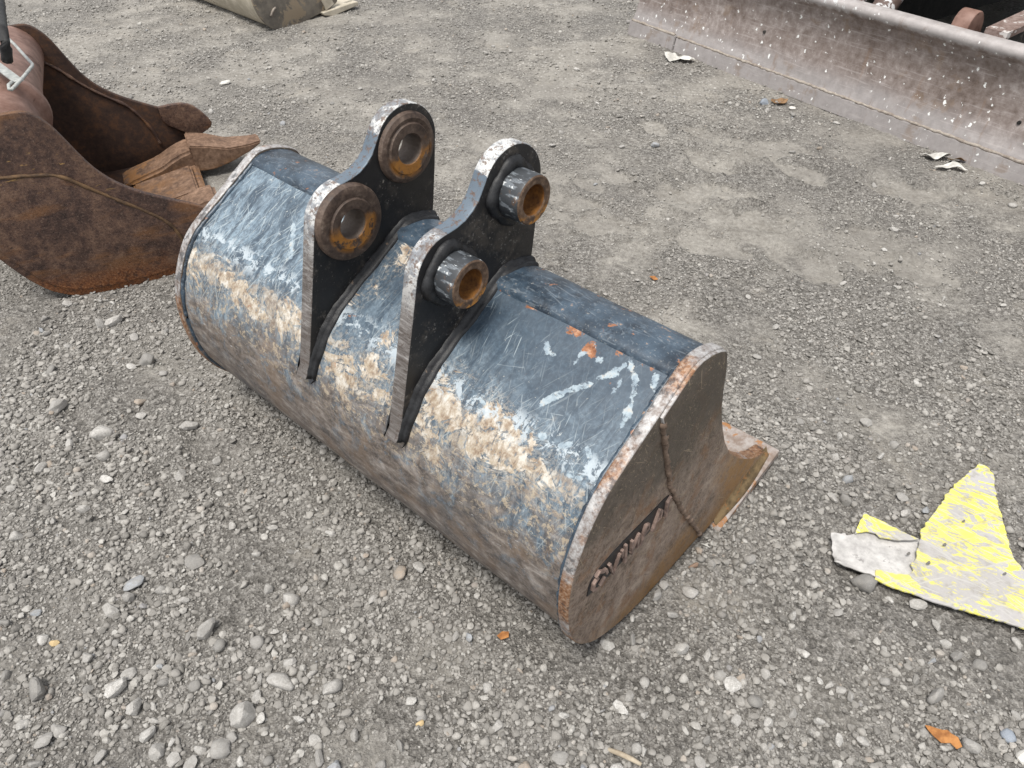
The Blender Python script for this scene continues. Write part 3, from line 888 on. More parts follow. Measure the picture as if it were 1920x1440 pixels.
def dirt_field(x, y):
    _, pm = pad_field(x, y)
    d = 0.5 + 0.9*perlin(x*1.7, y*1.7, 21) + 0.55*perlin(x*4.5, y*4.5, 22) + 0.25*perlin(x*11, y*11, 23)
    d = d*0.75 - 0.14 + 0.34*np.clip((y-1.5)/1.6, 0, 1)
    return np.clip(np.maximum(d, pm*(.95 + .6*perlin(x*7, y*7, 34))), 0, 1)

def build_ground():
    xs = np.arange(-2.7, 2.9001, 0.0095)
    g = [0.0]
    st_ = 0.02
    while g[-1] < 700:
        st_ *= 1.16
        g.append(g[-1] + st_)
    g = np.array(g[1:])
    xs = np.concatenate([-2.7-g[::-1], xs, 2.9+g])
    ys = [0.3]
    while ys[-1] < 7.0:
        ys.append(ys[-1] + 0.0065 + 0.0036*max(0, ys[-1]-0.8)**1.25)
    ys = np.array(ys)
    ys = np.concatenate([0.3-g[::-1], ys, ys[-1]+g])
    X, Y = np.meshgrid(xs, ys, indexing='ij')
    Z = height(X, Y)
    me = grid_mesh('ground', np.stack([X, Y, Z], -1))
    # upward normals
    me.flip_normals() if me.polygons[0].normal.z < 0 else None
    fattr(me, 'dirt', dirt_field(X, Y))
    o = obj('ground', me, MAT['ground'])
    tag(o, 'grey compacted gravel and dirt yard under all the machinery parts', 'ground', kind='structure')
    return o
build_ground()

# ------------------------------------------------------------------ main bucket
P_FRONT = [(.452, .645), (.448, .662), (.437, .676), (.414, .688), (.380, .700), (.345, .705), (.322, .702), (.303, .692), (.250, .660), (.190, .625), (.130, .590), (.090, .562), (.060, .527), (.033, .480), (.012, .430), (.001, .385), (-.003, .320), (.003, .250), (.018, .190), (.049, .132), (.086, .090), (.127, .060), (.205, .028), (.270, .015), (.335, .011), (.404, .009), (.473, .010), (.523, .012), (.580, .004), (.620, .006)]
P_BACK = [(.665, .012), (.845, .052), (.858, .066), (.855, .088), (.845, .100), (.800, .114), (.750, .143), (.705, .176), (.672, .206), (.630, .246), (.594, .284), (.547, .352), (.517, .413), (.498, .457), (.482, .502), (.468, .567), (.461, .613), (.456, .632)]
bucket = empty('excavator_bucket', O, PSI)
tag(bucket, 'worn black digging bucket with two mounting ears in the middle of the yard', 'excavator bucket')

def profile_offset(pts, d):
    p = np.array(pts)
    t = np.gradient(p, axis=0)
    n = np.stack([t[:, 1], -t[:, 0]], 1)      # inwards for this direction of travel
    n /= np.linalg.norm(n, axis=1)[:, None]
    return p + n*d

def dense_profile(pts, step):
    p = np.array(pts)
    s = np.r_[0, np.cumsum(np.hypot(*np.diff(p, axis=0).T))]
    k = int(s[-1]/step)
    t = np.linspace(0, s[-1], k)
    return np.stack([np.interp(t, s, p[:, 0]), np.interp(t, s, p[:, 1])], 1), t

def build_shell():
    ref = smooth_line(P_FRONT[2:], 2)
    i0 = [i for i, p in enumerate(ref) if p[0] < 0.318][0]
    pr, s = dense_profile(ref, 0.004)
    keep = (pr[:, 0] < 0.322) | (s > 0.3)
    pr, s = pr[keep], s[keep]
    sref = s - 0.0                              # arc length measured from the top bar corner, as in the mark list
    po = profile_offset(pr, -0.011)
    # inward check: the offset must shrink the profile
    if po[len(po)//2][0] < pr[len(po)//2][0]:
        po = profile_offset(pr, 0.011)
    xs = np.linspace(-W+0.012, -0.012, 330)
    X = np.repeat(xs[:, None], len(po), 1)
    S = np.repeat(sref[None, :], len(xs), 0)
    U = np.repeat(po[None, :, 0], len(xs), 0)
    V = np.repeat(po[None, :, 1], len(xs), 0)
    dent = 0.0022*perlin(X*5, S*5, 41) + 0.0012*perlin(X*13, S*13, 42)
    U = U + dent
    me = grid_mesh('shell', np.stack([X, U, V], -1))
    marks_pale = [[(-.21, .325), (-.202, .308), (-.182, .277), (-.15, .241)], [(-.146, .231), (-.122, .205), (-.114, .179)], [(-.11, .171), (-.082, .197), (-.062, .24), (-.05, .294)], [(-.102, .215), (-.102, .232)], [(-.19, .178), (-.202, .205), (-.202, .223)], [(-.05, .175), (-.042, .199), (-.026, .201)], [(-.274, .213), (-.266, .227), (-.25, .228)], [(-.20, .379), (-.17, .372)], [(-.13, .372), (-.115, .360)], [(-.082, .348), (-.07, .357)], [(-.33, .374), (-.31, .378)], [(-.162, .19), (-.166, .197)], [(-.09, .409), (-.062, .403)], [(-1.05, .25), (-.99, .32)], [(-.93, .18), (-.95, .26)]]
    marks_tan = [[(-.442, .396), (-.374, .41), (-.29, .417)], [(-.398, .427), (-.306, .437), (-.21, .437), (-.122, .438)], [(-.306, .392), (-.218, .403)], [(-1.306, .468), (-1.19, .452), (-1.086, .468), (-.998, .473)], [(-1.01, .491), (-.91, .476), (-.81, .466)], [(-.654, .544), (-.562, .496)], [(-.61, .427), (-.598, .458)], [(-.702, .501), (-.626, .503)], [(-.454, .516), (-.39, .518), (-.306, .496)], [(-.962, .444), (-.87, .446)]]
    thin_tan = [[(-.694, .182), (-.706, .234), (-.726, .293)], [(-.738, .337), (-.762, .391)], [(-.714, .206), (-.706, .211)], [(-.614, .396), (-.594, .359)], [(-.35, .47), (-.2, .475)]]
    marks_rust = [[(-.246, .162), (-.218, .145)], [(-.138, .154), (-.13, .148)], [(-.198, .184), (-.186, .186)], [(-.094, .15), (-.07, .15)], [(-.358, .162), (-.354, .159)], [(-.058, .145), (-.034, .144)], [(-1.234, .112), (-1.202, .112)], [(-.64, .205), (-.632, .212)]]
    base_s = 0.148 - s[np.argmin(np.abs(pr[:, 0]-.303) + 9.0*(pr[:, 1] < .5))]      # marks list measured .148 at this corner
    A = S + base_s
    fattr(me, 'arc', A)
    fattr(me, 'd_pale', seg_dist(X, A, marks_pale))
    dtan = np.minimum(seg_dist(X, A, marks_tan), seg_dist(X, A, thin_tan) + 0.016)
    fattr(me, 'd_tan', dtan)
    fattr(me, 'd_rust', seg_dist(X, A, marks_rust))
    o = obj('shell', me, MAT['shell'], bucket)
    # make the normals face outwards (front side, -u)
    f = me.polygons[len(me.polygons)//2]
    if f.normal.y > 0:
        me.flip_normals()
    # inner skin, a plate thickness behind
    pi = profile_offset(pr, -0.027)
    if pi[len(pi)//2][0] < pr[len(pi)//2][0]:
        pi = profile_offset(pr, 0.027)
    pi = pi[::6]
    xi = np.linspace(-W+0.012, -0.012, 20)
    Q = np.stack([np.repeat(xi[:, None], len(pi), 1), np.repeat(pi[None, :, 0], 20, 0), np.repeat(pi[None, :, 1], 20, 0)], -1)
    obj('inner_skin', grid_mesh('inner_skin', Q), MAT['inner'], bucket)
    return o
build_shell()

# top bar along the mouth
tb = smooth_line([(.296, .672), (.300, .684), (.312, .692), (.335, .6965), (.368, .695), (.400, .686), (.425, .674), (.438, .660), (.437, .640), (.415, .636), (.32, .650), (.296, .672)], 2)[:-1]
bm = bmesh.new()
xs = np.linspace(-W+0.02, -0.02, 60)
rings = []
for i, xx in enumerate(xs):
    wob = 0.0012*math.sin(xx*9) + 0.0008*math.sin(xx*31)
    rings.append([bm.verts.new((xx, p[0], p[1]+wob)) for p in tb])
for a, b in zip(rings, rings[1:]):
    for j in range(len(tb)):
        bm.faces.new((a[j], a[(j+1) % len(tb)], b[(j+1) % len(tb)], b[j]))
bm.faces.new(rings[0]); bm.faces.new(rings[-1])
bmesh.ops.recalc_face_normals(bm, faces=bm.faces)
obj('top_bar', bm, MAT['topbar'], bucket, smooth=50)

outline = smooth_line(P_FRONT, 2) + smooth_line(P_BACK, 2)
TP = 0.026
sp_r = obj('side_plate', plate('side_plate', outline, -TP/2, TP, bevel=0.004, res=2), MAT['plate'], bucket)
sp_l = obj('side_plate', plate('side_plate', outline, -W+TP/2, TP, bevel=0.004, res=2), MAT['plate'], bucket)

# welded-on side cutter: front part of each side plate is thicker
cut_out = [(.229, .643), (.250, .657), (.303, .689), (.322, .699), (.345, .702), (.380, .697), (.413, .685), (.435, .673), (.445, .660), (.449, .645), (.453, .632), (.458, .613), (.465, .567), (.479, .502), (.495, .457), (.514, .413), (.544, .352), (.591, .282), (.669, .204), (.747, .141), (.800, .111), (.842, .097), (.846, .080), (.700, .046), (.640, .030), (.548, .022), (.49, .11), (.431, .201), (.370, .30), (.319, .392), (.277, .508), (.25, .59)]
c1 = obj('side_cutter', plate('side_cutter', cut_out, 0.001, 0.012, bevel=0.0035, res=2), MAT['plate'], sp_r)
c2 = obj('side_cutter', plate('side_cutter', cut_out, -W-0.001, 0.012, bevel=0.0035, res=2), MAT['plate'], sp_l)
seam = [(.240, .625), (.25, .59), (.277, .508), (.319, .392), (.370, .30), (.431, .201), (.49, .11), (.540, .030)]
for par, xx, sg in ((sp_r, 0.0025, 1), (sp_l, -W-0.0025, -1)):
    bm = bmesh.new()
    tube(bm, [(xx + random.uniform(-.001, .001), p.x + random.uniform(-.002, .002), p.y) for p in resample([(a, b, 0) for a, b in seam], 0.006)], 0.0060, 7, 0.35)
    obj('weld_seam', bm, MAT['seam'], par)

# cast letters standing on the right plate, over black paint with crevice shade painted in
LET = [[[(.109, .322), (.104, .337), (.096, .340), (.082, .352), (.074, .345), (.078, .336), (.068, .330), (.066, .312), (.076, .304)], [(.104, .312), (.092, .301)]],
       [[(.116, .340), (.133, .293), (.150, .338)]],
       [[(.168, .348), (.174, .291)], [(.158, .342), (.160, .322)]],
       [[(.191, .339), (.196, .296)], [(.194, .302), (.214, .338)], [(.214, .338), (.218, .296)]],
       [[(.238, .344), (.228, .294)], [(.237, .344), (.249, .338), (.250, .322), (.234, .318)]],
       [[(.286, .348), (.270, .300)], [(.286, .348), (.296, .338), (.295, .318), (.276, .316)]],
       [[(.316, .347), (.319, .300)], [(.316, .347), (.326, .354)]]]
bm = bmesh.new()
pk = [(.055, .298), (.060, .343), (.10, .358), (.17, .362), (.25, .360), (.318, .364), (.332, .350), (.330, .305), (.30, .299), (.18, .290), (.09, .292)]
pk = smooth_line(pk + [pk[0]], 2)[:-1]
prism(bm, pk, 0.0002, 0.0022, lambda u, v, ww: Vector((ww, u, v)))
obj('letter_paint_shade_patch', bm, MAT['paint_shade'], sp_r)
for strokes in LET:
    bm = bmesh.new()
    for si, L in enumerate(strokes):
        hw = 0.0031
        top = 0.0085 - si*0.0006
        L = [Vector((p[0], p[1], 0)) for p in L]
        left, right = [], []
        for i, p in enumerate(L):
            t = (L[min(i+1, len(L)-1)] - L[max(i-1, 0)]).normalized()
            nn = Vector((-t.y, t.x, 0))
            if i == 0: p = p - t*hw*0.6
            if i == len(L)-1: p = p + t*hw*0.6
            j = random.uniform(0.85, 1.2)
            left.append(p + nn*hw*j); right.append(p - nn*hw*j)
        for i in range(len(L)-1):
            q = [left[i], left[i+1], right[i+1], right[i]]
            prism(bm, [(v.x, v.y) for v in q], 0.001, top, lambda u, v, ww: Vector((ww, u, v)))
    bmesh.ops.remove_doubles(bm, verts=bm.verts, dist=1e-6)
    obj('letter', bm, MAT['letter'], sp_r)

# cutting edge plate
def lipv(u): return 0.028 + 0.2186*(u-0.642)
bm = bmesh.new()
prof = [(.600, lipv(.600)-.002), (.884, lipv(.884)), (.889, lipv(.889)-.004), (.889, lipv(.889)-.018), (.884, lipv(.884)-.027), (.64, lipv(.64)-.028), (.59, -.002)]
prism(bm, prof, -W-0.030, 0.030, lambda u, v, ww: Vector((ww, u, v)))
es = [e for e in bm.edges]
bmesh.ops.bevel(bm, geom=es, offset=0.0025, segments=1, affect='EDGES')
obj('cutting_edge', bm, MAT['lip'], bucket, smooth=40)
bm = bmesh.new()
rows = []
for u in np.linspace(.600, .852, 32):
    lv = lipv(u) if u > .63 else lipv(.63)*(u-.58)/.05
    g = .6 + .4*math.sin((u-.6)/.25*math.pi)
    sec = [(.0035, .050*g), (.0065, .036*g), (.0105, .022*g), (.0165, .011*g), (.0245*g + .002, .0010), (.0245*g, -.004)]
    rows.append([bm.verts.new((a, u + .0006*math.sin(u*400), lv + b)) for a, b in sec])
for a, b in zip(rows, rows[1:]):
    for q in range(5):
        f = bm.faces.new((a[q], a[q+1], b[q+1], b[q])); f.smooth = True
bmesh.ops.recalc_face_normals(bm, faces=bm.faces)
obj('lip_fillet', bm, MAT['fillet'], sp_r)

# mounting ears
E1, E2 = (.182, .762), (.361, .866)
ear_out = ([(.020, .425), (.004, .436), (.018, .455), (.055, .600)] + arc(E1, .085, 167, 96, 12) +
           [(.190, .8475), (.210, .8495), (.232, .855), (.252, .866), (.268, .880)] + arc((E2[0]+.004, E2[1]+.006), .0865, 155, 3, 26) +
           [(.443, .80), (.429, .70), (.420, .66), (.40, .62), (.33, .655), (.24, .632), (.15, .580), (.085, .535), (.05, .48)])
TE = 0.036
for ex, right in ((-.464, True), (-.769, False)):
    ear = obj('ear', plate('ear', ear_out, ex-TE/2, TE, [(E1[0], E1[1], .034), (E2[0], E2[1], .034)], bevel=0.0035, res=2), MAT['ear'], bucket)
    for c in (E1, E2):
        if right:
            # painted flange, weld roll and long collar with a rusty bore
            segs = [(.031, -.040, 1), (.031, .057, 2), (.0335, .0592, 2), (.046, .0595, 2), (.049, .0575, 0), (.0500, .054, 0), (.0500, .030, 0), (.0505, .004, 0), (.050, -.01, 1), (.034, -.0395, 1)]
            obj('collar', lathe(segs, 48), [MAT['collar'], MAT['bore'], MAT['endface']], ear, (ex, c[0], c[1]), 35)
            bm = bmesh.new()
            n = 60
            R_ = []
            for t in np.linspace(0, 2*math.pi, n+1)[:-1]:
                jj = 1 + 0.10*math.sin(t*4+c[0]*40) + 0.06*math.sin(t*11) + random.uniform(-.07, .07)
                wr = .0125*jj
                R_.append([bm.verts.new((0.0005 + wr*max(math.sin(a), -0.2), (.0545 + .0035*math.cos(4*t) + wr*1.15*math.cos(a))*math.cos(t), (.0545 + .0035*math.cos(4*t) + wr*1.15*math.cos(a))*math.sin(t))) for a in np.linspace(-0.4, math.pi+0.4, 8)])
            for i in range(n):
                for j in range(7):
                    f = bm.faces.new((R_[i][j], R_[(i+1) % n][j], R_[(i+1) % n][j+1], R_[i][j+1]))
                    f.smooth = True
            bmesh.ops.recalc_face_normals(bm, faces=bm.faces)
            obj('weld_bead', bm, MAT['weld'], ear, (ex, c[0], c[1]))
            segs = [(.032, -.0415, 0), (.032, -.046, 0), (.060, -.0465, 0), (.064, -.043, 0), (.064, -.0362, 0), (.034, -.0362, 0)]
            obj('boss_ring', lathe(segs, 48), MAT['ring'], ear, (ex, c[0], c[1]), 35)
        else:
            rr = .0835 if c is E1 else .0775
            th = .0205 if c is E1 else .014
            segs = [(.0315, -.0362, 0), (.0315, th-.004, 0), (.0345, th+.001, 0), (.054, th+.0012, 0), (.057, th-.003, 0), (rr-.012, th-.001, 0), (rr-.003, th-.005, 0), (rr, th-.010, 0), (rr, -.004, 0), (.034, -.004, 0)]
            obj('boss_ring', lathe(segs, 56), MAT['ring'], ear, (ex, c[0], c[1]), 35)
            segs = [(.0315, -.0365, 0), (.0315, -.046, 0), (.060, -.0465, 0), (.064, -.043, 0), (.064, -.0362, 0)]
            obj('boss_ring', lathe(segs, 48), MAT['ring'], ear, (ex, c[0], c[1]), 35)
    # weld run along both feet of the ear, over the shell and the top bar
    foot = [(.022, .425), (.020, .440), (.042, .478), (.068, .520), (.098, .553), (.140, .582), (.20, .617), (.26, .652), (.305, .680), (.335, .693), (.368, .694), (.400, .686), (.425, .674)]
    fp = [Vector((p.x, p.y)) for p in resample([(a, b, 0) for a, b in smooth_line(foot, 1)], 0.007)]
    for sx, sg in ((ex - .0005, 1), (ex - TE + .0005, -1)):
        bm = bmesh.new()
        rows = []
        for i, p in enumerate(fp):
            t = (fp[min(i+1, len(fp)-1)] - fp[max(i-1, 0)]).normalized()
            nn = Vector((-t.y, t.x))
            if nn.y < 0: nn = -nn
            g = min(1, i/12)
            hgt = (.010 + .006*g)*(1 + .05*math.sin(i*.37) + .05*math.sin(i*.81+1)) + .0008*math.sin(i*1.9)
            wid = (.010 + .011*g)*(1 + .06*math.sin(i*.29+2) + .05*math.sin(i*.7))
            rip = .0016*abs(math.sin(i*.85))
            sec = [(0, hgt), (.18*wid, hgt*.86 + rip), (.40*wid, hgt*.56 + rip), (.52*wid, hgt*.40), (.66*wid, hgt*.36 + rip), (.86*wid, hgt*.16 + rip), (wid, -.003), (wid*.9, -.012)]
            rows.append([bm.verts.new((sx + sg*a, p.x + nn.x*b, p.y + nn.y*b)) for a, b in sec])
        for a, b in zip(rows, rows[1:]):
            for q in range(7):
                f = bm.faces.new((a[q], a[q+1], b[q+1], b[q])); f.smooth = True
        bm.faces.new(rows[0]); bm.faces.new(rows[-1])
        bmesh.ops.recalc_face_normals(bm, faces=bm.faces)
        obj('weld_bead', bm, MAT['weld'], ear)

# weld along the shell / side plate corners
edge_line = [(a, b) for a, b in smooth_line(P_FRONT[7:], 1)]
for par, xx in ((sp_r, -TE+.008), (sp_l, -W+TE-.008)):
    bm = bmesh.new()
    pp = profile_offset(edge_line, -0.010)
    if pp[8][0] < edge_line[8][0]:
        pp = profile_offset(edge_line, 0.010)
    tube(bm, [(xx + random.uniform(-.0012, .0012), p.x, p.y) for p in resample([(q[0], q[1], 0) for q in pp], .009)], 0.0065, 7, 0.25)
    obj('weld_bead', bm, MAT['topbar'], par)

# ------------------------------------------------------------------ rusty bucket on the left
RA = rad(25)
rb = empty('rusty_bucket', (-1.50, 2.30, -0.012), RA)       # local x = towards teeth, y = across the bucket
tag(rb, 'dark rust-brown toothed bucket lying open at the left behind the black bucket', 'excavator bucket')
RW = 1.0
near = [(-.30, .58), (-.25, .625), (-.18, .65), (-.10, .661), (-.044, .666), (.0, .668), (.022, .662), (.039, .650), (.066, .623), (.089, .580), (.123, .500), (.153, .444), (.195, .394), (.257, .348), (.346, .300), (.434, .258), (.50, .205), (.545, .150), (.560, .10), (.54, .06), (.45, .028), (.277, .010), (.126, .004), (.036, .002), (-.045, .010), (-.115, .045), (-.163, .100), (-.193, .150), (-.222, .205), (-.27, .30), (-.31, .42), (-.325, .52)]
def rfun(y, u, v): return Vector((u, y, v))
def rplate(name, outl, yc, th, bev=.004):
    me = plate(name, outl, 0.0, th, bevel=bev, res=2)
    n = len(me.vertices)
    c = np.empty(n*3, dtype=np.float32)
    me.vertices.foreach_get('co', c)
    c = c.reshape(-1, 3)
    c2 = np.stack([c[:, 1], yc + c[:, 0]*-1, c[:, 2]], 1)     # rotate, keeps handedness
    me.vertices.foreach_set('co', np.ascontiguousarray(c2).ravel())
    bm = bmesh.new(); bm.from_mesh(me)
    bmesh.ops.recalc_face_normals(bm, faces=bm.faces)
    bm.to_mesh(me); bm.free()
    return me
no = smooth_line(near + [near[0]], 2)[:-1]
rs1 = obj('side_plate', rplate('side_plate', no, .012, .024), MAT['rside'], rb)
rs2 = obj('side_plate', rplate('side_plate', no, RW-.012, .024), MAT['rinner'], rb)
# bulged lower field of the near side (the plate is dished below a curved ridge)
ridge = [(-.26, .50), (-.20, .492), (-.119, .478), (-.028, .470), (.045, .456), (.094, .412), (.178, .342), (.247, .288), (.31, .232), (.338, .175), (.345, .12)]
dish = ridge + [(.33, .07), (.277, .035), (.126, .028), (.036, .027), (-.035, .034), (-.098, .065), (-.143, .115), (-.172, .162), (-.20, .215), (-.245, .31), (-.28, .42)]
rdg = smooth_line(ridge, 2)
me = rplate('lower_field', smooth_line(dish + [dish[0]], 2)[:-1], .003, .020, .007)
obj('lower_field', me, MAT['rside'], rs1)
bm = bmesh.new()
tube(bm, [(p.x, -0.004 + random.uniform(-.001, .001), p.y) for p in resample([(a, b, 0) for a, b in rdg[8:]], .012)], .0055, 7, .35)
obj('weld_seam', bm, MAT['ridge'], rs1)
bm = bmesh.new()
r2 = [(-.12, .60), (-.03, .56), (.06, .50), (.12, .43), (.20, .36), (.27, .315), (.31, .26), (.345, .19), (.36, .12)]
tube(bm, [(p.x, RW-.026, p.y) for p in resample([(a, b, 0) for a, b in smooth_line(r2, 2)], .012)], .0065, 7, .35)
obj('weld_seam', bm, MAT['rside'], rs2)
# curled corner wing on the far side plate
wing = smooth_line([(.27, .34), (.335, .345), (.385, .340), (.425, .315), (.475, .245), (.468, .222), (.44, .205), (.40, .19), (.34, .22), (.27, .27), (.27, .34)], 1)[:-1]
me = rplate('side_wing', [(a+.125, b-.055) for a, b in wing], RW-.034, .022, .004)
obj('side_wing', me, MAT['rside'], rs2)
# shell between the sides: heel round to the lip
sh = smooth_line([(-.315, .56), (-.31, .42), (-.268, .30), (-.212, .205), (-.183, .15), (-.153, .10), (-.108, .052), (-.04, .022), (.036, .014), (.2, .016), (.40, .03), (.46, .045)], 2)
bm = bmesh.new()
ys_ = np.linspace(.02, RW-.02, 14)
for off, fl in ((0.0, 0), (0.018, 1)):
    rows = []
    pp = np.array(sh)
    tt = np.gradient(pp, axis=0)
    nn = np.stack([-tt[:, 1], tt[:, 0]], 1); nn /= np.linalg.norm(nn, axis=1)[:, None]
    q = pp + nn*off
    for y in ys_:
        rows.append([bm.verts.new((a, y, b)) for a, b in q])
    for a, b in zip(rows, rows[1:]):
        for j in range(len(q)-1):
            f = bm.faces.new((a[j], a[j+1], b[j+1], b[j]))
            f.smooth = True
obj('shell', bm, MAT['rinner'], rb)
bm = bmesh.new()
prism(bm, [(.28, .020), (.30, .045), (.47, .085), (.485, .075), (.46, .048), (.30, .012)], .03, RW-.03, lambda u, v, y: Vector((u, y, v)))
obj('lip', bm, MAT['tooth'], rb)
# adapters with teeth
for yc in (.845, .33):
    bm = bmesh.new()
    half = .080
    side = [(.16, .035), (.20, .056), (.33, .092), (.41, .132), (.47, .150), (.51, .148), (.515, .125), (.505, .062), (.44, .045), (.30, .030)]
    prism(bm, side, yc-half, yc+half, lambda u, v, y: Vector((u, y, v)))
    bmesh.ops.bevel(bm, geom=list(bm.edges), offset=.012, segments=3, affect='EDGES')
    ad = obj('tooth_adapter', bm, MAT['tooth'], rb, smooth=50)
    if yc > .7:
        bm = bmesh.new()
        tp = [(.468, .172, .086), (.55, .156, .084), (.63, .128, .072), (.72, .124, .058), (.775, .128, .046)]
        bt = [(.468, .052, .086), (.55, .050, .084), (.63, .064, .072), (.72, .092, .058), (.775, .116, .046)]
        T1 = [(bm.verts.new((u, yc-h, v)), bm.verts.new((u, yc+h, v))) for u, v, h in tp]
        B1 = [(bm.verts.new((u, yc-h, v)), bm.verts.new((u, yc+h, v))) for u, v, h in bt]
        for i in range(4):
            bm.faces.new((T1[i][0], T1[i+1][0], T1[i+1][1], T1[i][1]))
            bm.faces.new((B1[i][0], B1[i][1], B1[i+1][1], B1[i+1][0]))
            bm.faces.new((T1[i][0], B1[i][0], B1[i+1][0], T1[i+1][0]))
            bm.faces.new((T1[i][1], T1[i+1][1], B1[i+1][1], B1[i][1]))
        bm.faces.new((T1[0][0], T1[0][1], B1[0][1], B1[0][0]))
        bm.faces.new((T1[-1][0], B1[-1][0], B1[-1][1], T1[-1][1]))
        bmesh.ops.recalc_face_normals(bm, faces=bm.faces)
        bmesh.ops.bevel(bm, geom=list(bm.edges), offset=.006, segments=2, affect='EDGES')
        obj('tooth', bm, MAT['tooth'], ad, smooth=50)
# wear block between the adapters
bm = bmesh.new()
prism(bm, [(.20, .040), (.21, .060), (.45, .104), (.458, .094), (.452, .075), (.25, .034)], .47, .735, lambda u, v, y: Vector((u, y, v)))
bmesh.ops.bevel(bm, geom=list(bm.edges), offset=.006, segments=2, affect='EDGES')
obj('wear_block', bm, MAT['tooth'], rb, smooth=50)
# round cross tube at the back of the mouth, with a flange
bm = bmesh.new()
TU, TZ = -.068, .568
tprof = [(.0245, .088), (.03, .098), (.17, .100), (.24, .098), (.262, .112), (.275, .126), (.32, .128), (.335, .116), (.36, .104), (.60, .104), (.975, .104)]
R_ = []
for y, r in tprof:
    R_.append([bm.verts.new((TU + r*math.cos(t)*(1 + .03*math.sin(2*t+y*9)), y, TZ + r*math.sin(t))) for t in np.linspace(0, 2*math.pi, 41)[:-1]])
for a, b in zip(R_, R_[1:]):
    for j in range(40):
        f = bm.faces.new((a[j], a[(j+1) % 40], b[(j+1) % 40], b[j])); f.smooth = True
bmesh.ops.recalc_face_normals(bm, faces=bm.faces)
obj('cross_tube', bm, MAT['cast'], rb)
bm = bmesh.new()
prism(bm, smooth_line([(-.36, .40), (-.34, .70), (-.26, .80), (-.17, .80), (-.10, .74), (-.075, .66), (-.10, .56), (-.36, .40)], 2)[:-1], .60, .66, lambda u, v, y: Vector((u, y, v)))
bmesh.ops.bevel(bm, geom=list(bm.edges), offset=.006, segments=2, affect='EDGES')
obj('mounting_ear', bm, MAT['cast'], rb, smooth=40)

# wire clip lying on the tube, and a rubber strap behind it
clip = empty('wire_clip', (-1.50, 2.30, 0), RA)
tag(clip, 'bent silver wire clip with a flat bar lying on the rusty bucket tube', 'wire clip')
cl = [(-.125, .98, .742), (-.074, .769, .741), (-.034, .597, .74), (.021, .393, .738), (.066, .20, .736), (.073, .170, .736), (.073, .149, .736), (.049, .055, .735), (.026, -.019, .734), (.018, -.044, .734), (.012, -.035, .734), (.010, -.002, .735), (.020, .020, .736)]
bm = bmesh.new()
tube(bm, resample(cl, .02), .0052, 8)
obj('wire', bm, MAT['galv'], clip)
bm = bmesh.new()
a, b = Vector((-.10, .42, .733)), Vector((.036, .026, .731))
t = (b-a).normalized(); s_ = Vector((-t.y, t.x, 0))*.014
for z0, z1 in ((0, .004),):
    vs = [bm.verts.new(p + Vector((0, 0, z))) for z in (z0, z1) for p in (a-s_, a+s_, b+s_, b-s_)]
    for q in ((0, 3, 2, 1), (4, 5, 6, 7), (0, 1, 5, 4), (1, 2, 6, 5), (2, 3, 7, 6), (3, 0, 4, 7)):
        bm.faces.new([vs[i] for i in q])
obj('flat_bar', bm, MAT['galv'], clip)
strap = empty('rubber_strap', (-1.50, 2.30, 0), RA)
tag(strap, 'frayed black rubber strap hanging down over the rusty bucket at the frame corner', 'strap')
bm = bmesh.new()
tube(bm, resample([(.010, .60, .87), (.016, .483, .855), (.026, .30, .85), (.030, .16, .845), (.030, .13, .82), (.012, .15, .76)], .02), .016, 8, .12)
obj('hose_body', bm, MAT['rubber'], strap)

# ------------------------------------------------------------------ blade at the upper right, with the machine parts behind it
BD = Vector((.567, -.824, 0)); BN = Vector((.824, .567, 0))
BROT = math.atan2(BD.y, BD.x)
bl = empty('dozer_blade', (.76, 5.312, -.006), BROT)        # local x along the blade, y = away from the mouldboard face
tag(bl, 'long brown steel dozer blade speckled with white paint at the upper right', 'dozer blade')
BL = 3.5
face = smooth_line([(.030, .086), (.052, .145), (.078, .23), (.090, .32), (.082, .40), (.066, .445)], 2)
topr = smooth_line([(.066, .445), (.050, .462), (.040, .482), (.045, .502), (.062, .514), (.10, .516), (.135, .508), (.145, .490), (.14, .47)], 2)
prof = face + topr[1:] + [(.15, .40), (.15, .10), (.05, .07)]
xs = np.concatenate([np.linspace(0.0, BL, 160)])
bm = bmesh.new()
rows = []
for xx in xs:
    dn = 0.004*math.sin(xx*3.1) + .003*math.sin(xx*7.7+1)
    lean = .012 if xx == 0 else 0
    rows.append([bm.verts.new((xx - (0.0 if xx > 0 else 0), y + dn*(0.3 if z < .12 else 1), z)) for y, z in prof])
n = len(prof)
for a, b in zip(rows, rows[1:]):
    for j in range(n):
        bm.faces.new((a[j], a[(j+1) % n], b[(j+1) % n], b[j]))
bm.faces.new(rows[0]); bm.faces.new(rows[-1])
bmesh.ops.recalc_face_normals(bm, faces=bm.faces)
obj('mouldboard', bm, MAT['blade'], bl, smooth=50)
def strip(name, x0, x1, dz):
    bm = bmesh.new()
    pr_ = [(0.0, 0.0), (.016, .084+dz), (.045, .088+dz), (.045, .0)]
    prism(bm, pr_, x0, x1, lambda u, v, x: Vector((x, u, v)))
    bmesh.ops.bevel(bm, geom=list(bm.edges), offset=.004, segments=2, affect='EDGES')
    return obj(name, bm, MAT['blade'], bl, smooth=40)
strip('cutting_edge', -.012, .410, .006)
strip('cutting_edge', .417, BL, 0.0)
bm = bmesh.new()
tube(bm, [(x, .024 + random.uniform(-.002, .002), .091 + random.uniform(-.002, .002)) for x in np.arange(.0, .41, .02)], .008, 7, .3)
tube(bm, [(x, .024 + random.uniform(-.002, .002), .087 + random.uniform(-.002, .002)) for x in np.arange(.42, BL, .02)], .007, 7, .3)
obj('weld_bead', bm, MAT['bead'], bl)
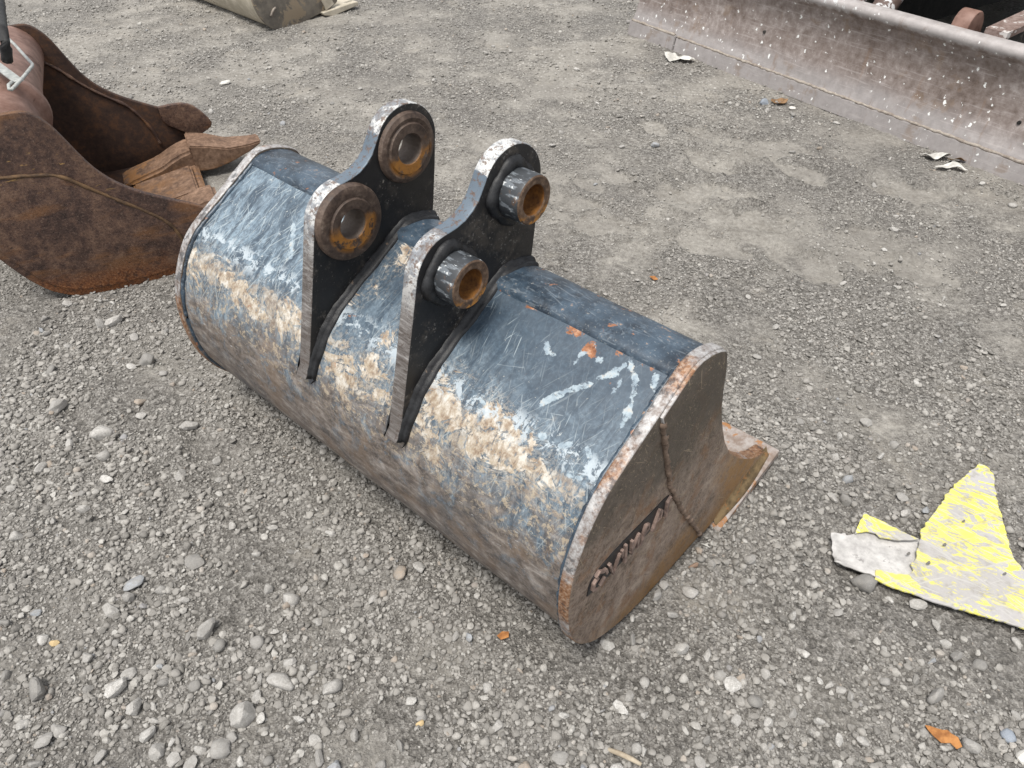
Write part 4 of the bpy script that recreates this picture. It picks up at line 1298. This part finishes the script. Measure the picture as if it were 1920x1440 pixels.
for x, z in ((1.02, .25), (2.48, .22)):                        # round plugs in the face
    bm = bmesh.new()
    bmesh.ops.create_cone(bm, cap_ends=True, segments=14, radius1=.009, radius2=.008, depth=.012, matrix=Matrix.Translation((x, .079, z)) @ Matrix.Rotation(rad(90), 4, 'X'))
    obj('bolt_plug', bm, MAT['darksteel'], bl)
# tilt cylinder, lug, push arm behind; unseen machine hull added to shade the ground
bm = bmesh.new()
tube(bm, [(1.62, .13, .43), (1.50, .55, .60), (1.36, 1.05, .80)], .058, 20)
obj('tilt_cylinder', bm, MAT['chipped'], bl)
bm = bmesh.new()
tube(bm, [(1.50, .15, .47), (1.46, .24, .49)], .017, 12)
tube(bm, [(1.46, .24, .49), (1.43, .31, .505), (1.36, .50, .56), (1.25, .9, .7)], .022, 12)
obj('hydraulic_hose', bm, MAT['chipped'], bl)
bm = bmesh.new()
prism(bm, smooth_line([(.10, .40), (.12, .53), (.16, .575), (.21, .575), (.25, .53), (.26, .42), (.10, .40)], 1)[:-1], 2.01, 2.09, lambda u, v, x: Vector((x, u, v)))
bmesh.ops.bevel(bm, geom=list(bm.edges), offset=.004, segments=1, affect='EDGES')
obj('lifting_lug', bm, MAT['cast'], bl, smooth=40)
bm = bmesh.new()
prism(bm, [(.14, .12), (.14, .50), (1.8, .66), (1.8, .16)], 2.21, 2.25, lambda u, v, x: Vector((x, u, v)))
arm = obj('push_arm', bm, MAT['darksteel'], bl)
bm = bmesh.new()
prism(bm, [(.14, .502), (.14, .530), (1.8, .690), (1.8, .662)], 2.16, 2.26, lambda u, v, x: Vector((x, u, v)))
obj('arm_flange', bm, MAT['armedge'], arm)
hull = empty('unseen_bulldozer_hull', bl.location + BD*1.2 + BN*1.6, BROT)
tag(hull, 'unseen body of the machine behind the long blade, added to shade the ground there', 'bulldozer')
bm = bmesh.new()
box_bm(bm, (-.6, -.75, .78), (2.6, 2.2, 1.7), .05)
obj('belly', bm, MAT['darksteel'], hull)
for xx in (-.75, 1.95):
    bm = bmesh.new()
    tp = smooth_line([(-.55, .40), (-.45, .12), (-.2, .0), (2.0, .0), (2.3, .2), (2.35, .5), (2.1, .78), (-.2, .78), (-.5, .65), (-.55, .40)], 2)[:-1]
    prism(bm, tp, xx, xx+.5, lambda u, v, x: Vector((x, u, v)))
    obj('track', bm, MAT['darksteel'], hull)

# ------------------------------------------------------------------ grey bucket at the top of the picture
gb = empty('grey_bucket', (-1.574, 5.433, -.02), rad(-45))
tag(gb, 'dusty grey bucket with a pale shell lying at the top of the yard', 'excavator bucket')
gp = [(.30, .60), (.10, .56), (-.06, .42), (-.125, .29), (-.128, .20), (-.106, .125), (-.072, .066), (-.035, .028), (.0, .008), (.05, -.004), (.101, -.004), (.167, .006), (.25, .022), (.33, .042), (.40, .05)]
gk = [(.46, .07), (.52, .10), (.50, .16), (.43, .28), (.38, .45), (.34, .58)]
g_out = smooth_line(gp, 2) + smooth_line(gk, 1)
gpl = obj('side_plate', plate('side_plate', g_out, -.012, .024, bevel=.004, res=2), MAT['greyb'], gb)
obj('side_plate', plate('side_plate', g_out, -1.2, .024, bevel=.004, res=2), MAT['greyb'], gb)
bm = bmesh.new()
gq = profile_offset(smooth_line(gp, 2), -.008)
if gq[20][0] < smooth_line(gp, 2)[20][0]:
    gq = profile_offset(smooth_line(gp, 2), .008)
rows = []
for xx in np.linspace(-1.195, -.02, 30):
    rows.append([bm.verts.new((xx, a, b)) for a, b in gq])
for a, b in zip(rows, rows[1:]):
    for j in range(len(gq)-1):
        f = bm.faces.new((a[j], a[j+1], b[j+1], b[j])); f.smooth = True
obj('shell', bm, MAT['paleb'], gb)
bm = bmesh.new()
prism(bm, [(.36, .055), (.62, .075), (.66, .072), (.66, .050), (.44, .018), (.37, .035)], -1.22, .03, lambda u, v, x: Vector((x, u, v)))
bmesh.ops.bevel(bm, geom=list(bm.edges), offset=.004, segments=1, affect='EDGES')
obj('cutting_edge', bm, MAT['paleb'], gb, smooth=40)
bm = bmesh.new()
prism(bm, [(.40, .06), (.47, .09), (.40, .24), (.33, .36), (.30, .34)], .0005, .014, lambda u, v, x: Vector((x, u, v)))
obj('side_cutter', bm, MAT['paleb'], gpl)
bm = bmesh.new()
tube(bm, resample([(-.0, -.02, .10), (.003, -.005, .125), (.003, .012, .14), (.0, .025, .145)], .01), .008, 6, .2)
obj('scar', bm, MAT['bead'], gpl)

# ------------------------------------------------------------------ torn yellow sheet
UP = [(1.268, 1.439), (1.286, 1.422), (1.286, 1.393), (1.267, 1.348), (1.246, 1.288), (1.229, 1.221), (1.212, 1.166), (1.203, 1.114), (1.211, 1.081), (1.25, 1.03), (1.34, .96), (1.30, .90), (1.172, .918), (1.139, .936), (1.053, .973), (.982, 1.003), (.94, 1.025), (.896, 1.044), (.85, 1.067), (.862, 1.094), (.882, 1.092), (.908, 1.084), (.935, 1.083), (.953, 1.096), (.952, 1.113), (.97, 1.126), (.978, 1.143), (1.003, 1.183), (1.014, 1.211), (1.029, 1.22), (1.034, 1.232), (1.063, 1.258), (1.114, 1.307), (1.123, 1.325), (1.16, 1.353), (1.166, 1.366), (1.21, 1.395), (1.237, 1.419)]
LO = [(.791, 1.205), (.826, 1.205), (.828, 1.198), (.873, 1.212), (.885, 1.214), (.916, 1.198), (1.008, 1.19), (1.06, 1.181), (1.03, 1.03), (.949, 1.062), (.909, 1.068), (.867, 1.072), (.855, 1.078), (.816, 1.097), (.774, 1.122), (.78, 1.162)]
FL = [(.881, 1.248), (.889, 1.248), (.931, 1.23), (1.001, 1.182), (.949, 1.179), (.905, 1.188), (.898, 1.199), (.877, 1.204), (.846, 1.197), (.861, 1.22)]
def jag(poly, amp, step, seed):
    r = random.Random(seed)
    out = []
    for a, b in zip(poly, poly[1:] + poly[:1]):
        k = max(1, int(math.hypot(b[0]-a[0], b[1]-a[1])/step))
        for i in range(k):
            t = i/k
            out.append((a[0]+(b[0]-a[0])*t + r.uniform(-amp, amp)*(i > 0), a[1]+(b[1]-a[1])*t + r.uniform(-amp, amp)*(i > 0)))
    return out
def sheet(name, poly, z0, th, mat, parent, zf, seed, amp=.0022):
    p = jag(poly, amp, .009, seed)
    me = plate(name, p, 0.0, th, bevel=.0006, res=0, axes='xy')
    bm = bmesh.new(); bm.from_mesh(me)
    lo = [min(q[i] for q in p) for i in (0, 1)]; hi = [max(q[i] for q in p) for i in (0, 1)]
    for ax in (0, 1):
        for c in np.arange(lo[ax]+.02, hi[ax], .02):
            no_ = Vector((1, 0, 0)) if ax == 0 else Vector((0, 1, 0))
            co_ = Vector((c, 0, 0)) if ax == 0 else Vector((0, c, 0))
            bmesh.ops.bisect_plane(bm, geom=bm.verts[:]+bm.edges[:]+bm.faces[:], plane_co=co_, plane_no=no_)
    bmesh.ops.triangulate(bm, faces=bm.faces)
    for v in bm.verts:
        v.co.z += z0 + zf(v.co.x, v.co.y)
    bm.to_mesh(me); bm.free()
    n_ = len(me.vertices)
    c = np.empty(n_*3, dtype=np.float32); me.vertices.foreach_get('co', c); c = c.reshape(-1, 3)
    d = seg_dist(c[:, 0], c[:, 1], [poly + poly[:1]])
    fattr(me, 'rim', np.clip(1 - d/.035, 0, 1))
    o = obj(name, me, mat, parent, smooth=35)
    o.location = (-ys_loc[0], -ys_loc[1], 0)
    return o
ys_loc = (1.06, 1.14)
yroot = empty('torn_sheet', (ys_loc[0], ys_loc[1], 0))
tag(yroot, 'torn yellow and grey sheet lying flat on the gravel at the right edge', 'torn sheet')
def zup(x, y):
    return .010*max(0, 1-abs(y-1.10+.9*(x-1.0)*.3)/.16)*max(0, min(1, (x-.86)/.2))*.8 + .004*math.sin(x*14+y*9) + .003*math.sin(y*23-x*7) + .010*max(0, (y-1.2)/.2)*0.5
def zlo(x, y):
    return .010*max(0, (.87-x)/.09) + .003*math.sin(x*31) + .003*math.sin(y*37)
def zfl(x, y):
    q = (1.0-x)/.15
    return .018*max(0, q)*max(0, (y-1.19)/.05) + .002
sheet('backing', LO, .016, .004, MAT['backing'], yroot, zlo, 3, .003)
sheet('painted_face', UP, .024, .005, MAT['sheet'], yroot, zup, 5)
sheet('curled_flap', FL, .026, .004, MAT['sheet'], yroot, zfl, 8, .0012)

# ------------------------------------------------------------------ stones
def ico(sub):
    bm = bmesh.new()
    bmesh.ops.create_icosphere(bm, subdivisions=sub, radius=1.0)
    v = np.array([p.co[:] for p in bm.verts])
    f = np.array([[q.index for q in p.verts] for p in bm.faces])
    bm.free()
    return v, f
def rock_mesh(name, seed, sub, sharpness, nplanes):
    r = np.random.default_rng(seed)
    v, f = ico(sub)
    nrm = r.normal(size=(nplanes, 3))
    nrm[:, 2] *= 0.8
    nrm /= np.linalg.norm(nrm, axis=1)[:, None]
    h = r.uniform(0.72, 1.05, nplanes)
    d = np.maximum(v @ nrm.T, 0)/h
    rr = (d**sharpness).sum(1)**(-1/sharpness)
    rr = np.minimum(rr, 1.35)
    p = v*rr[:, None]
    p += 0.02*np.stack([perlin(v[:, 0]*2.2+i*7, v[:, 1]*2.2+v[:, 2]*1.7, seed+i) for i in range(3)], 1)
    p *= np.array([1.0, r.uniform(.62, .92), r.uniform(.48, .78)])
    p /= np.abs(p[:, :2]).max()
    me = bpy.data.meshes.new(name)
    me.from_pydata(p.tolist(), [], f.tolist())
    sharp(me, 60 if sharpness < 25 else 24)
    return me
ROCKS_BIG = [rock_mesh('stone', 100+i, 3 if i < 8 else 2, [18, 40, 60, 90][i % 4], [9, 12, 10, 13][(i//2) % 4]) for i in range(14)]
ROCKS_SMALL = [rock_mesh('gravel_grain', 300+i, 2, [10, 18, 30, 40][i % 4], [9, 12, 14][i % 3]) for i in range(9)]
for m in ROCKS_BIG:
    m.materials.append(MAT['stone'])
for m in ROCKS_SMALL:
    m.materials.append(MAT['gravel'])

PLACED = [(-1.241,1.211,0.0387),(-0.897,1.068,0.0478),(-0.915,0.993,0.0378),(-0.891,1.032,0.026),(-0.768,1.133,0.0401),(-0.763,1.026,0.026),(-0.687,0.946,0.0478),(-0.644,0.909,0.0294),(-0.723,0.936,0.0226),(-1.047,0.928,0.032),(-1.091,0.995,0.0281),(-0.926,0.881,0.0325),(-0.82,0.845,0.0308),(-0.833,0.807,0.0449),(-0.781,0.766,0.0385),(-0.994,0.801,0.0515),(-0.74,0.825,0.0215),(-0.651,0.828,0.0238),(-0.671,0.815,0.0259),(-0.537,0.833,0.025),(-0.494,0.826,0.0611),(-0.534,0.794,0.029),(-0.548,0.75,0.048),(-0.516,0.748,0.0229),(-0.435,0.744,0.025),(-0.316,0.708,0.0246),(-0.378,0.662,0.0324),(-0.38,0.817,0.0349),(-0.432,0.844,0.024),(-0.379,0.777,0.0232),(-0.917,0.721,0.0388),(-0.938,0.7,0.0352),(-0.732,0.713,0.0332),(-0.701,0.679,0.0306),(-0.662,0.663,0.0262),(-0.578,0.681,0.0327),(-0.629,0.651,0.0343),(-0.265,1.09,0.0343),(-0.323,1.031,0.0273),(-0.405,1.134,0.0298),(-0.546,1.167,0.0197),(-0.453,1.215,0.0254),(-0.22,1.109,0.0295),(-1.108,1.291,0.0317),(-1.18,1.268,0.0232),(-1.146,0.967,0.0265),(-1.082,0.839,0.0205),(-0.536,0.947,0.0227),(-0.565,0.917,0.0318),(-1.161,1.902,0.0594),(-1.207,1.885,0.027),(-1.35,2.113,0.0579),(-1.393,2.101,0.036),(-1.252,2.03,0.0318),(-1.156,2.066,0.0321),(-1.556,2.055,0.0249),(-1.455,1.865,0.0302),(-1.356,1.691,0.0603),(-1.178,1.574,0.0625),(-1.249,1.537,0.0331),(-1.119,1.716,0.0352),(-1.09,1.653,0.0282),(-0.927,1.6,0.0431),(-0.889,1.409,0.0331),(-1.29,1.444,0.0364),(-1.137,1.492,0.0326),(-1.096,1.408,0.046),(-1.091,1.846,0.025),(-1.453,1.991,0.0262),(0.42,1.048,0.0387),(0.582,1.142,0.0324),(0.481,1.126,0.0232),(0.361,1.068,0.0214),(0.34,1.04,0.0336),(0.213,0.912,0.0294),(0.268,0.923,0.0272),(0.832,1.073,0.0442),(0.88,1.034,0.0236),(0.937,1.02,0.0382),(0.637,0.89,0.0315),(0.746,0.995,0.0232),(0.644,0.989,0.0231),(0.545,0.846,0.024),(0.465,0.82,0.035),(0.443,0.837,0.0216),(0.485,0.832,0.0216),(0.281,0.822,0.0237),(0.245,0.792,0.0234),(0.571,0.828,0.0238),(0.656,0.828,0.017),(0.674,0.82,0.0214),(0.691,0.806,0.0213),(0.709,0.794,0.0245),(0.863,0.834,0.0216),(0.886,0.792,0.039),(0.915,0.691,0.0308),(0.223,0.77,0.0386),(0.247,0.686,0.0222),(0.262,0.682,0.018),(0.369,0.661,0.0261),(0.657,0.706,0.0246),(0.521,0.739,0.0206),(0.457,0.739,0.0239),(0.425,0.884,0.0291),(0.968,0.883,0.0314),(1.014,0.867,0.0288),(0.962,0.964,0.0253),(1.118,0.919,0.0295),(0.962,0.915,0.0247),(0.562,1.078,0.0265),(0.841,2.275,0.0189),(-1.578,3.987,0.0391),(-0.713,3.853,0.0436),(0.553,1.203,0.0186),(0.904,1.401,0.0258),(0.84,1.629,0.028),(1.259,2.097,0.0216),(1.514,2.104,0.0234),(0.982,2.012,0.0211),(0.841,1.335,0.0308),(0.873,1.326,0.0335),(1.023,1.336,0.028),(1.009,1.282,0.0302),(1.068,1.291,0.0248),(1.019,1.481,0.0266),(0.893,1.48,0.0207),(1.431,1.877,0.0236),(1.249,1.799,0.0246),(1.886,2.514,0.0222),(1.382,2.33,0.0231)]
def in_bucket(x, y, m=0.0):
    lx = (x-O.x)*AX.x + (y-O.y)*AX.y
    ly = (x-O.x)*BX.x + (y-O.y)*BX.y
    return (lx > -W-m) & (lx < m) & (ly > -.02-m) & (ly < .90+m)
def where(x, y):
    if y > 3.0: return 'in the far part of the yard'
    lx = (x-O.x)*AX.x + (y-O.y)*AX.y
    ly = (x-O.x)*BX.x + (y-O.y)*BX.y
    if lx < -W: return 'beside the rusty bucket'
    if ly > .5: return 'between black bucket and blade'
    if lx > .0 and x > .75: return 'around the torn yellow sheet'
    if lx > .0: return 'by the lettered end plate'
    if x > -.45: return 'below the black shell'
    return 'in the left foreground'
spec = [tuple(p) for p in PLACED]
tries = 0
pts = np.array([(p[0], p[1]) for p in spec])
while len(spec) < 290 and tries < 20000:
    tries += 1
    y = 0.62 + 4.6*random.random()**3.4
    dep = y*math.cos(.7108) + (CAM_H)*math.sin(.7108)
    x = random.uniform(-1, 1)*dep*.665
    s = (0.019 + 0.014*random.random()**2)*(1 if y < 2 else 1.25)
    hx = (x-O.x)*AX.x + (y-O.y)*AX.y; hy = (x-O.x)*BX.x + (y-O.y)*BX.y
    if .40 < hy < 1.45 and -W < .458 + (hx-.458)*1.11/(hy+.67) < .02: continue
    if in_bucket(x, y, .02) or (x-.05 > 1.0 and abs(y-1.13) < .3): continue
    lxr = (x+1.5)*math.cos(RA) + (y-2.3)*math.sin(RA); lyr = -(x+1.5)*math.sin(RA) + (y-2.3)*math.cos(RA)
    if -.4 < lxr < .8 and -.03 < lyr < 1.1: continue
    sb = (x-.76)*BN.x + (y-5.312)*BN.y
    if sb > -.03: continue
    if np.min(np.hypot(pts[:, 0]-x, pts[:, 1]-y)) < s*1.2: continue
    spec.append((x, y, s))
    pts = np.vstack([pts, (x, y)])
TONES = [('dark grey', (.24, .232, .22)), ('mid-grey', (.36, .348, .33)), ('pale grey', (.60, .585, .555)), ('grey', (.47, .455, .43)), ('brownish', (.40, .325, .255)), ('bluish grey', (.36, .385, .415))]
STONES = []
SHAPES = ['rounded', 'smooth-edged', 'angular', 'sharp-edged']
for i, (x, y, s) in enumerate(spec):
    ri = (i*5 + (i//7)) % len(ROCKS_BIG)
    o = bpy.data.objects.new('stone', ROCKS_BIG[ri])
    COL.objects.link(o)
    r = s*0.5*1.22
    fl = random.uniform(.7, 1.15)
    wd = random.uniform(.72, 1.08)
    o.scale = (r, r*wd, r*fl)
    o.rotation_euler = (random.uniform(-.4, .4), random.uniform(-.4, .4), random.uniform(0, 6.28))
    o.location = (x, y, float(height(x, y)) + r*random.uniform(.22, .42))
    ti = random.choices(range(6), [2, 4, 3, 5, .5, .6])[0]
    br = random.uniform(.92, 1.08)
    o.color = tuple(c*br for c in TONES[ti][1]) + (1,)
    size = 'big' if s > .036 else ('mid-sized' if s > .026 else 'small')
    form = SHAPES[ri % 4] + (' flat' if fl < .82 else (' long' if wd < .80 else ''))
    tag(o, '%s %s %s stone %s' % (size, TONES[ti][0], form, where(x, y)), 'stone', 'loose stones on the gravel')
    STONES.append(o)
# stones that still read alike are told apart by their order across the picture
ORD = ['leftmost', 'second from left', 'third from left', 'fourth from left', 'fifth from left', 'sixth from left', 'seventh from left']
NUM = ['', 'one', 'two', 'three', 'four', 'five', 'six', 'seven', 'eight', 'nine', 'ten']
same = {}
for o in STONES:
    same.setdefault(o['label'], []).append(o)
for lab, L in same.items():
    if 1 < len(L) < 8:
        L.sort(key=lambda q: q.location.x/(q.location.y*math.cos(.7108) + CAM_H*math.sin(.7108)))
        for j, q in enumerate(L):
            q['label'] = lab + ', %s of %s alike' % ('rightmost' if j == len(L)-1 else ORD[j], NUM[len(L)])

def special(name, x, y, s, mat, label, cat, group=None, flat=.8, lift=.3, k=3, rot=0.3):
    me = ROCKS_BIG[k].copy()
    me.name = name
    me.materials.clear(); me.materials.append(mat)
    o = bpy.data.objects.new(name, me)
    COL.objects.link(o)
    o.scale = (s/2, s/2*.85, s/2*flat)
    o.rotation_euler = (.1, -.1, rot)
    o.location = (x, y, float(height(x, y)) + s*.5*lift)
    return tag(o, label, cat, group)
special('white_stone', -1.629, 4.41, .072, MAT['white_stone'], 'chalky white flat stone alone on the bare yard at the upper left', 'stone', k=5, rot=.4)
special('blue_stone', 1.351, 4.108, .05, MAT['blue_stone'], 'blue-grey pebble lying just in front of the blade edge', 'stone', k=1)
special('pale_stone', 1.483, 4.03, .042, MAT['white_stone'], 'pale bluish pebble right of the dry leaf by the blade edge', 'stone', k=6)
special('yellow_pebble', -1.011, .916, .026, MAT['tan_stone'], 'small yellowish pebble in the left foreground gravel', 'stone', k=2)
special('brown_stone', .44, 1.122, .030, MAT['brown_stone'], 'reddish brown stone tucked against the bottom of the black end plate', 'stone', k=7)
special('tan_pebble', -.186, .737, .022, MAT['tan_stone'], 'orange-tan pebble in the gravel below the black bucket', 'stone', k=4)
special('pale_rock', 1.011, .672, .05, MAT['white_stone'], 'large pale rock at the lower right corner of the yard', 'stone', k=9)
special('white_pebble', 1.0, .712, .034, MAT['blue_stone'], 'bluish white stone beside the pale rock at the lower right', 'stone', k=8)
for (x, y, s), lab in zip([(.96, 1.143, .013), (1.049, 1.159, .013), (.991, 1.109, .014), (1.126, 1.23, .011), (1.153, 1.074, .011)],
        ['dark pebble on the torn sheet at its bare grey patch', 'dark pebble on the middle of the torn sheet left of the crease', 'dark pebble on the torn sheet just right of the ragged paint edge', 'dark pebble on the upper tongue of the torn sheet', 'dark pebble on the right-hand yellow part of the torn sheet']):
    o = special('pebble', x, y, s, MAT['stone'], lab, 'pebble', 'dark pebbles lying on the torn sheet', k=4)
    o.color = (.10, .095, .09, 1)
    o.location.z = .031 + zup(x, y) + s*.28 if x > .965 else .022 + s*.3

# ------------------------------------------------------------------ litter
def crumple(name, outline, loc, mat, label, cat, hgt=.02, seed=1, rz=0.0, group=None, sub=.012, lift=.004):
    p = jag(outline, .002, .010, seed)
    me = plate(name, p, 0.0, .002, bevel=.0004, res=0, axes='xy')
    bm = bmesh.new(); bm.from_mesh(me)
    lo = [min(q[i] for q in p) for i in (0, 1)]; hi = [max(q[i] for q in p) for i in (0, 1)]
    for ax in (0, 1):
        for c in np.arange(lo[ax]+sub, hi[ax], sub):
            no_ = Vector((1, 0, 0)) if ax == 0 else Vector((0, 1, 0))
            bmesh.ops.bisect_plane(bm, geom=bm.verts[:]+bm.edges[:]+bm.faces[:], plane_co=no_*c, plane_no=no_)
    bmesh.ops.triangulate(bm, faces=bm.faces)
    for v in bm.verts:
        x, y = v.co.x, v.co.y
        zz = float(perlin(np.array([x*15+seed*3.3]), np.array([y*15+seed]), 60)[0])*1.4 + .5
        v.co.z += max(0, zz)*hgt
    bm.to_mesh(me); bm.free()
    o = obj(name, me, mat, None)
    sharp(o.data, 25)
    o.location = (loc[0], loc[1], float(height(*loc)) + lift)
    o.rotation_euler = (0, 0, rz)
    return tag(o, label, cat, group)
crumple('paper_scrap', [(-.07, .07), (-.02, .08), (.02, .03), (.07, .01), (.10, -.05), (.06, -.08), (.01, -.05), (-.04, -.06), (-.07, -.01)], (.995, 4.80), MAT['paper'], 'crumpled white paper scrap by the left joint of the blade edge', 'paper scrap', .03, 2)
crumple('paper_scrap', [(-.08, .02), (-.03, .04), (.04, .03), (.06, .0), (.02, -.03), (-.05, -.035)], (1.99, 3.41), MAT['paper'], 'white paper flake lying against the blade edge at the right, the upper one', 'paper scrap', .03, 4)
crumple('paper_scrap', [(-.07, -.01), (-.02, .02), (.03, .03), (.05, .0), (.08, -.03), (.05, -.045), (.01, -.015), (-.03, -.02)], (1.985, 3.30), MAT['paper'], 'torn white paper strip on the dirt below the other flake near the blade', 'paper scrap', .025, 6)
crumple('dry_leaf', [(-.04, .0), (-.01, .02), (.03, .015), (.045, -.01), (.0, -.02)], (2.055, 3.375), MAT['leaf'], 'curled brown leaf next to the white paper flakes', 'leaf', .03, 7)
crumple('dry_leaf', [(-.05, -.02), (-.03, .03), (.02, .04), (.05, .01), (.03, -.03), (-.01, -.045)], (1.43, 4.11), MAT['leaf'], 'crumpled dry brown leaf between two pebbles at the blade edge', 'leaf', .022, 8)
crumple('rust_flake', [(-.030, .018), (-.010, .014), (.012, .012), (.028, -.002), (.030, -.020), (.018, -.026), (.010, -.014), (-.008, -.016), (-.020, -.004)], (.863, .708), MAT['flake'], 'bright orange rust flake on the gravel at the lower right', 'rust flake', .006, 9, -.1, None, .008, .012)
crumple('rust_flake', [(-.014, .004), (.0, .010), (.014, .004), (.010, -.008), (-.008, -.008)], (-.019, .927), MAT['flake'], 'small brown rust flake on the gravel below the black bucket shell', 'rust flake', .006, 10, .3, None, .008, .010)
crumple('rust_flake', [(-.012, .016), (.006, .010), (.010, -.016), (-.004, -.014)], (.52, 2.387), MAT['flake'], 'tiny orange flake on the dirt beyond the black bucket', 'rust flake', .006, 11, .2, None, .008, .006)
crumple('plastic_shred', [(-.011, .006), (-.002, .003), (.009, .005), (.003, -.002), (.005, -.010), (-.003, -.003)], (.478, 1.178), MAT['paper'], 'white plastic shred on the gravel right of the letters', 'plastic shred', .012, 12, .2, None, .006, .008)
bm = bmesh.new()
tube(bm, [(-.032, .013, .004), (-.01, .004, .006), (.012, -.006, .005), (.03, -.016, .003)], [.0045, .0060, .0055, .0035], 7, .2)
o = obj('wood_splinter', bm, MAT['wood'], None, (.222, .668, float(height(.222, .668)) + .008))
tag(o, 'weathered wood splinter on the gravel at the bottom edge', 'wood splinter')

# ------------------------------------------------------------------ gravel: one scattered mass
def scatter():
    P, Sx, R, I = [], [], [], []
    def layer(n, y0, y1, s0, s1, pw, sel, seed):
        r = np.random.default_rng(seed)
        y = y0 + (y1-y0)*r.random(n)
        dep = y*math.cos(.7108) + CAM_H*math.sin(.7108)
        x = r.uniform(-1, 1, n)*(y1*math.cos(.7108) + CAM_H*math.sin(.7108))*.72
        ok = (np.abs(x) < dep*.72 + .1)
        d = dirt_field(x, y)
        clump = 0.55 + 1.5*perlin(x*2.6, y*2.6, 71) + 0.9*perlin(x*7, y*7, 72)
        pr = np.clip((1 - 0.92*d)*np.clip(clump*1.25 + .1, .06, 1.2), 0.02, 1)
        lx = (x-O.x)*AX.x + (y-O.y)*AX.y
        ly = (x-O.x)*BX.x + (y-O.y)*BX.y
        frontrow = np.exp(-((ly+.06)/.09)**2)*(lx > -W*.8)*(lx < .15) + np.exp(-((ly-.98)/.10)**2)*(lx > -.35)*(lx < .2)
        pr = np.clip(np.maximum(pr, frontrow*.9), 0, 1)
        fade = np.clip((y1 - y)/(y1 - y0)/.42, 0, 1) if y0 < 1 else np.clip((y - y0)/.5, 0, 1)*np.clip((y1 - y)/.5, 0, 1)
        rear = 1 - .62*np.clip((ly-.55)/.4, 0, 1)*np.clip((x+.2)/.4, 0, 1) if y0 < 1 else 1.0
        ok &= r.random(n) < pr*sel*fade*np.where(frontrow > .4, 1, rear)
        ok &= ~((lx > -W-.01) & (lx < .01) & (ly > .17) & (ly < .86))
        ok &= ((x-.76)*BN.x + (y-5.312)*BN.y) < .6
        x, y = x[ok], y[ok]
        s = s0 + (s1-s0)*r.random(len(x))**pw
        z = height(x, y) + s*r.uniform(-.02, .30, len(x))
        P.append(np.stack([x, y, z], 1))
        rs = np.stack([s*.5, s*.5*r.uniform(.8, 1.1, len(x)), s*.5*r.uniform(.75, 1.1, len(x))], 1)
        Sx.append(rs)
        R.append(np.stack([r.uniform(-.5, .5, len(x)), r.uniform(-.5, .5, len(x)), r.uniform(0, 6.28, len(x))], 1))
        I.append(r.integers(0, 9, len(x)))
    layer(160000, .50, 2.5, .0028, .0065, 1.4, 1.0, 1)
    layer(84000, .50, 2.6, .0060, .0115, 1.4, 1.0, 2)
    layer(50000, .50, 2.6, .0105, .0240, 2.2, .95, 3)
    layer(170000, 1.5, 4.6, .0050, .0105, 1.6, .9, 4)
    layer(30000, 1.5, 4.8, .0100, .0190, 2.0, .7, 5)
    layer(90000, 3.6, 7.4, .0090, .0180, 1.8, .8, 6)
    layer(13000, 3.6, 7.4, .017, .032, 2.2, .7, 7)
    return np.concatenate(P), np.concatenate(Sx), np.concatenate(R), np.concatenate(I)

def build_gravel():
    P, S_, R, I = scatter()
    me = bpy.data.meshes.new('loose_gravel')
    me.vertices.add(len(P))
    me.vertices.foreach_set('co', P.astype(np.float32).ravel())
    for nm, v in (('gscale', S_), ('grot', R)):
        a = me.attributes.new(nm, 'FLOAT_VECTOR', 'POINT')
        a.data.foreach_set('vector', v.astype(np.float32).ravel())
    a = me.attributes.new('gidx', 'INT', 'POINT')
    a.data.foreach_set('value', I.astype(np.int32))
    me.materials.append(MAT['gravel'])
    o = bpy.data.objects.new('loose_gravel', me)
    COL.objects.link(o)
    gc = bpy.data.collections.new('gravel_kinds')
    for i, m in enumerate(ROCKS_SMALL):
        g = bpy.data.objects.new('gravel_grain_%d' % i, m)
        gc.objects.link(g)
    ng = bpy.data.node_groups.new('scatter_gravel', 'GeometryNodeTree')
    ng.interface.new_socket('Geometry', in_out='INPUT', socket_type='NodeSocketGeometry')
    ng.interface.new_socket('Geometry', in_out='OUTPUT', socket_type='NodeSocketGeometry')
    N = ng.nodes
    gi, go = N.new('NodeGroupInput'), N.new('NodeGroupOutput')
    ip = N.new('GeometryNodeInstanceOnPoints')
    ci = N.new('GeometryNodeCollectionInfo')
    ci.inputs['Collection'].default_value = gc
    ci.inputs['Separate Children'].default_value = True
    ci.inputs['Reset Children'].default_value = True
    ip.inputs['Pick Instance'].default_value = True
    def named(nm, t):
        n = N.new('GeometryNodeInputNamedAttribute')
        n.data_type = t
        n.inputs['Name'].default_value = nm
        return n.outputs['Attribute']
    ng.links.new(gi.outputs[0], ip.inputs['Points'])
    ng.links.new(ci.outputs[0], ip.inputs['Instance'])
    ng.links.new(named('gidx', 'INT'), ip.inputs['Instance Index'])
    e2r = N.new('FunctionNodeEulerToRotation')
    ng.links.new(named('grot', 'FLOAT_VECTOR'), e2r.inputs[0])
    ng.links.new(e2r.outputs[0], ip.inputs['Rotation'])
    ng.links.new(named('gscale', 'FLOAT_VECTOR'), ip.inputs['Scale'])
    ng.links.new(ip.outputs[0], go.inputs[0])
    md = o.modifiers.new('scatter', 'NODES')
    md.node_group = ng
    tag(o, 'loose grey gravel scattered over the whole yard', 'gravel', kind='stuff')
    print('gravel grains', len(P))
build_gravel()
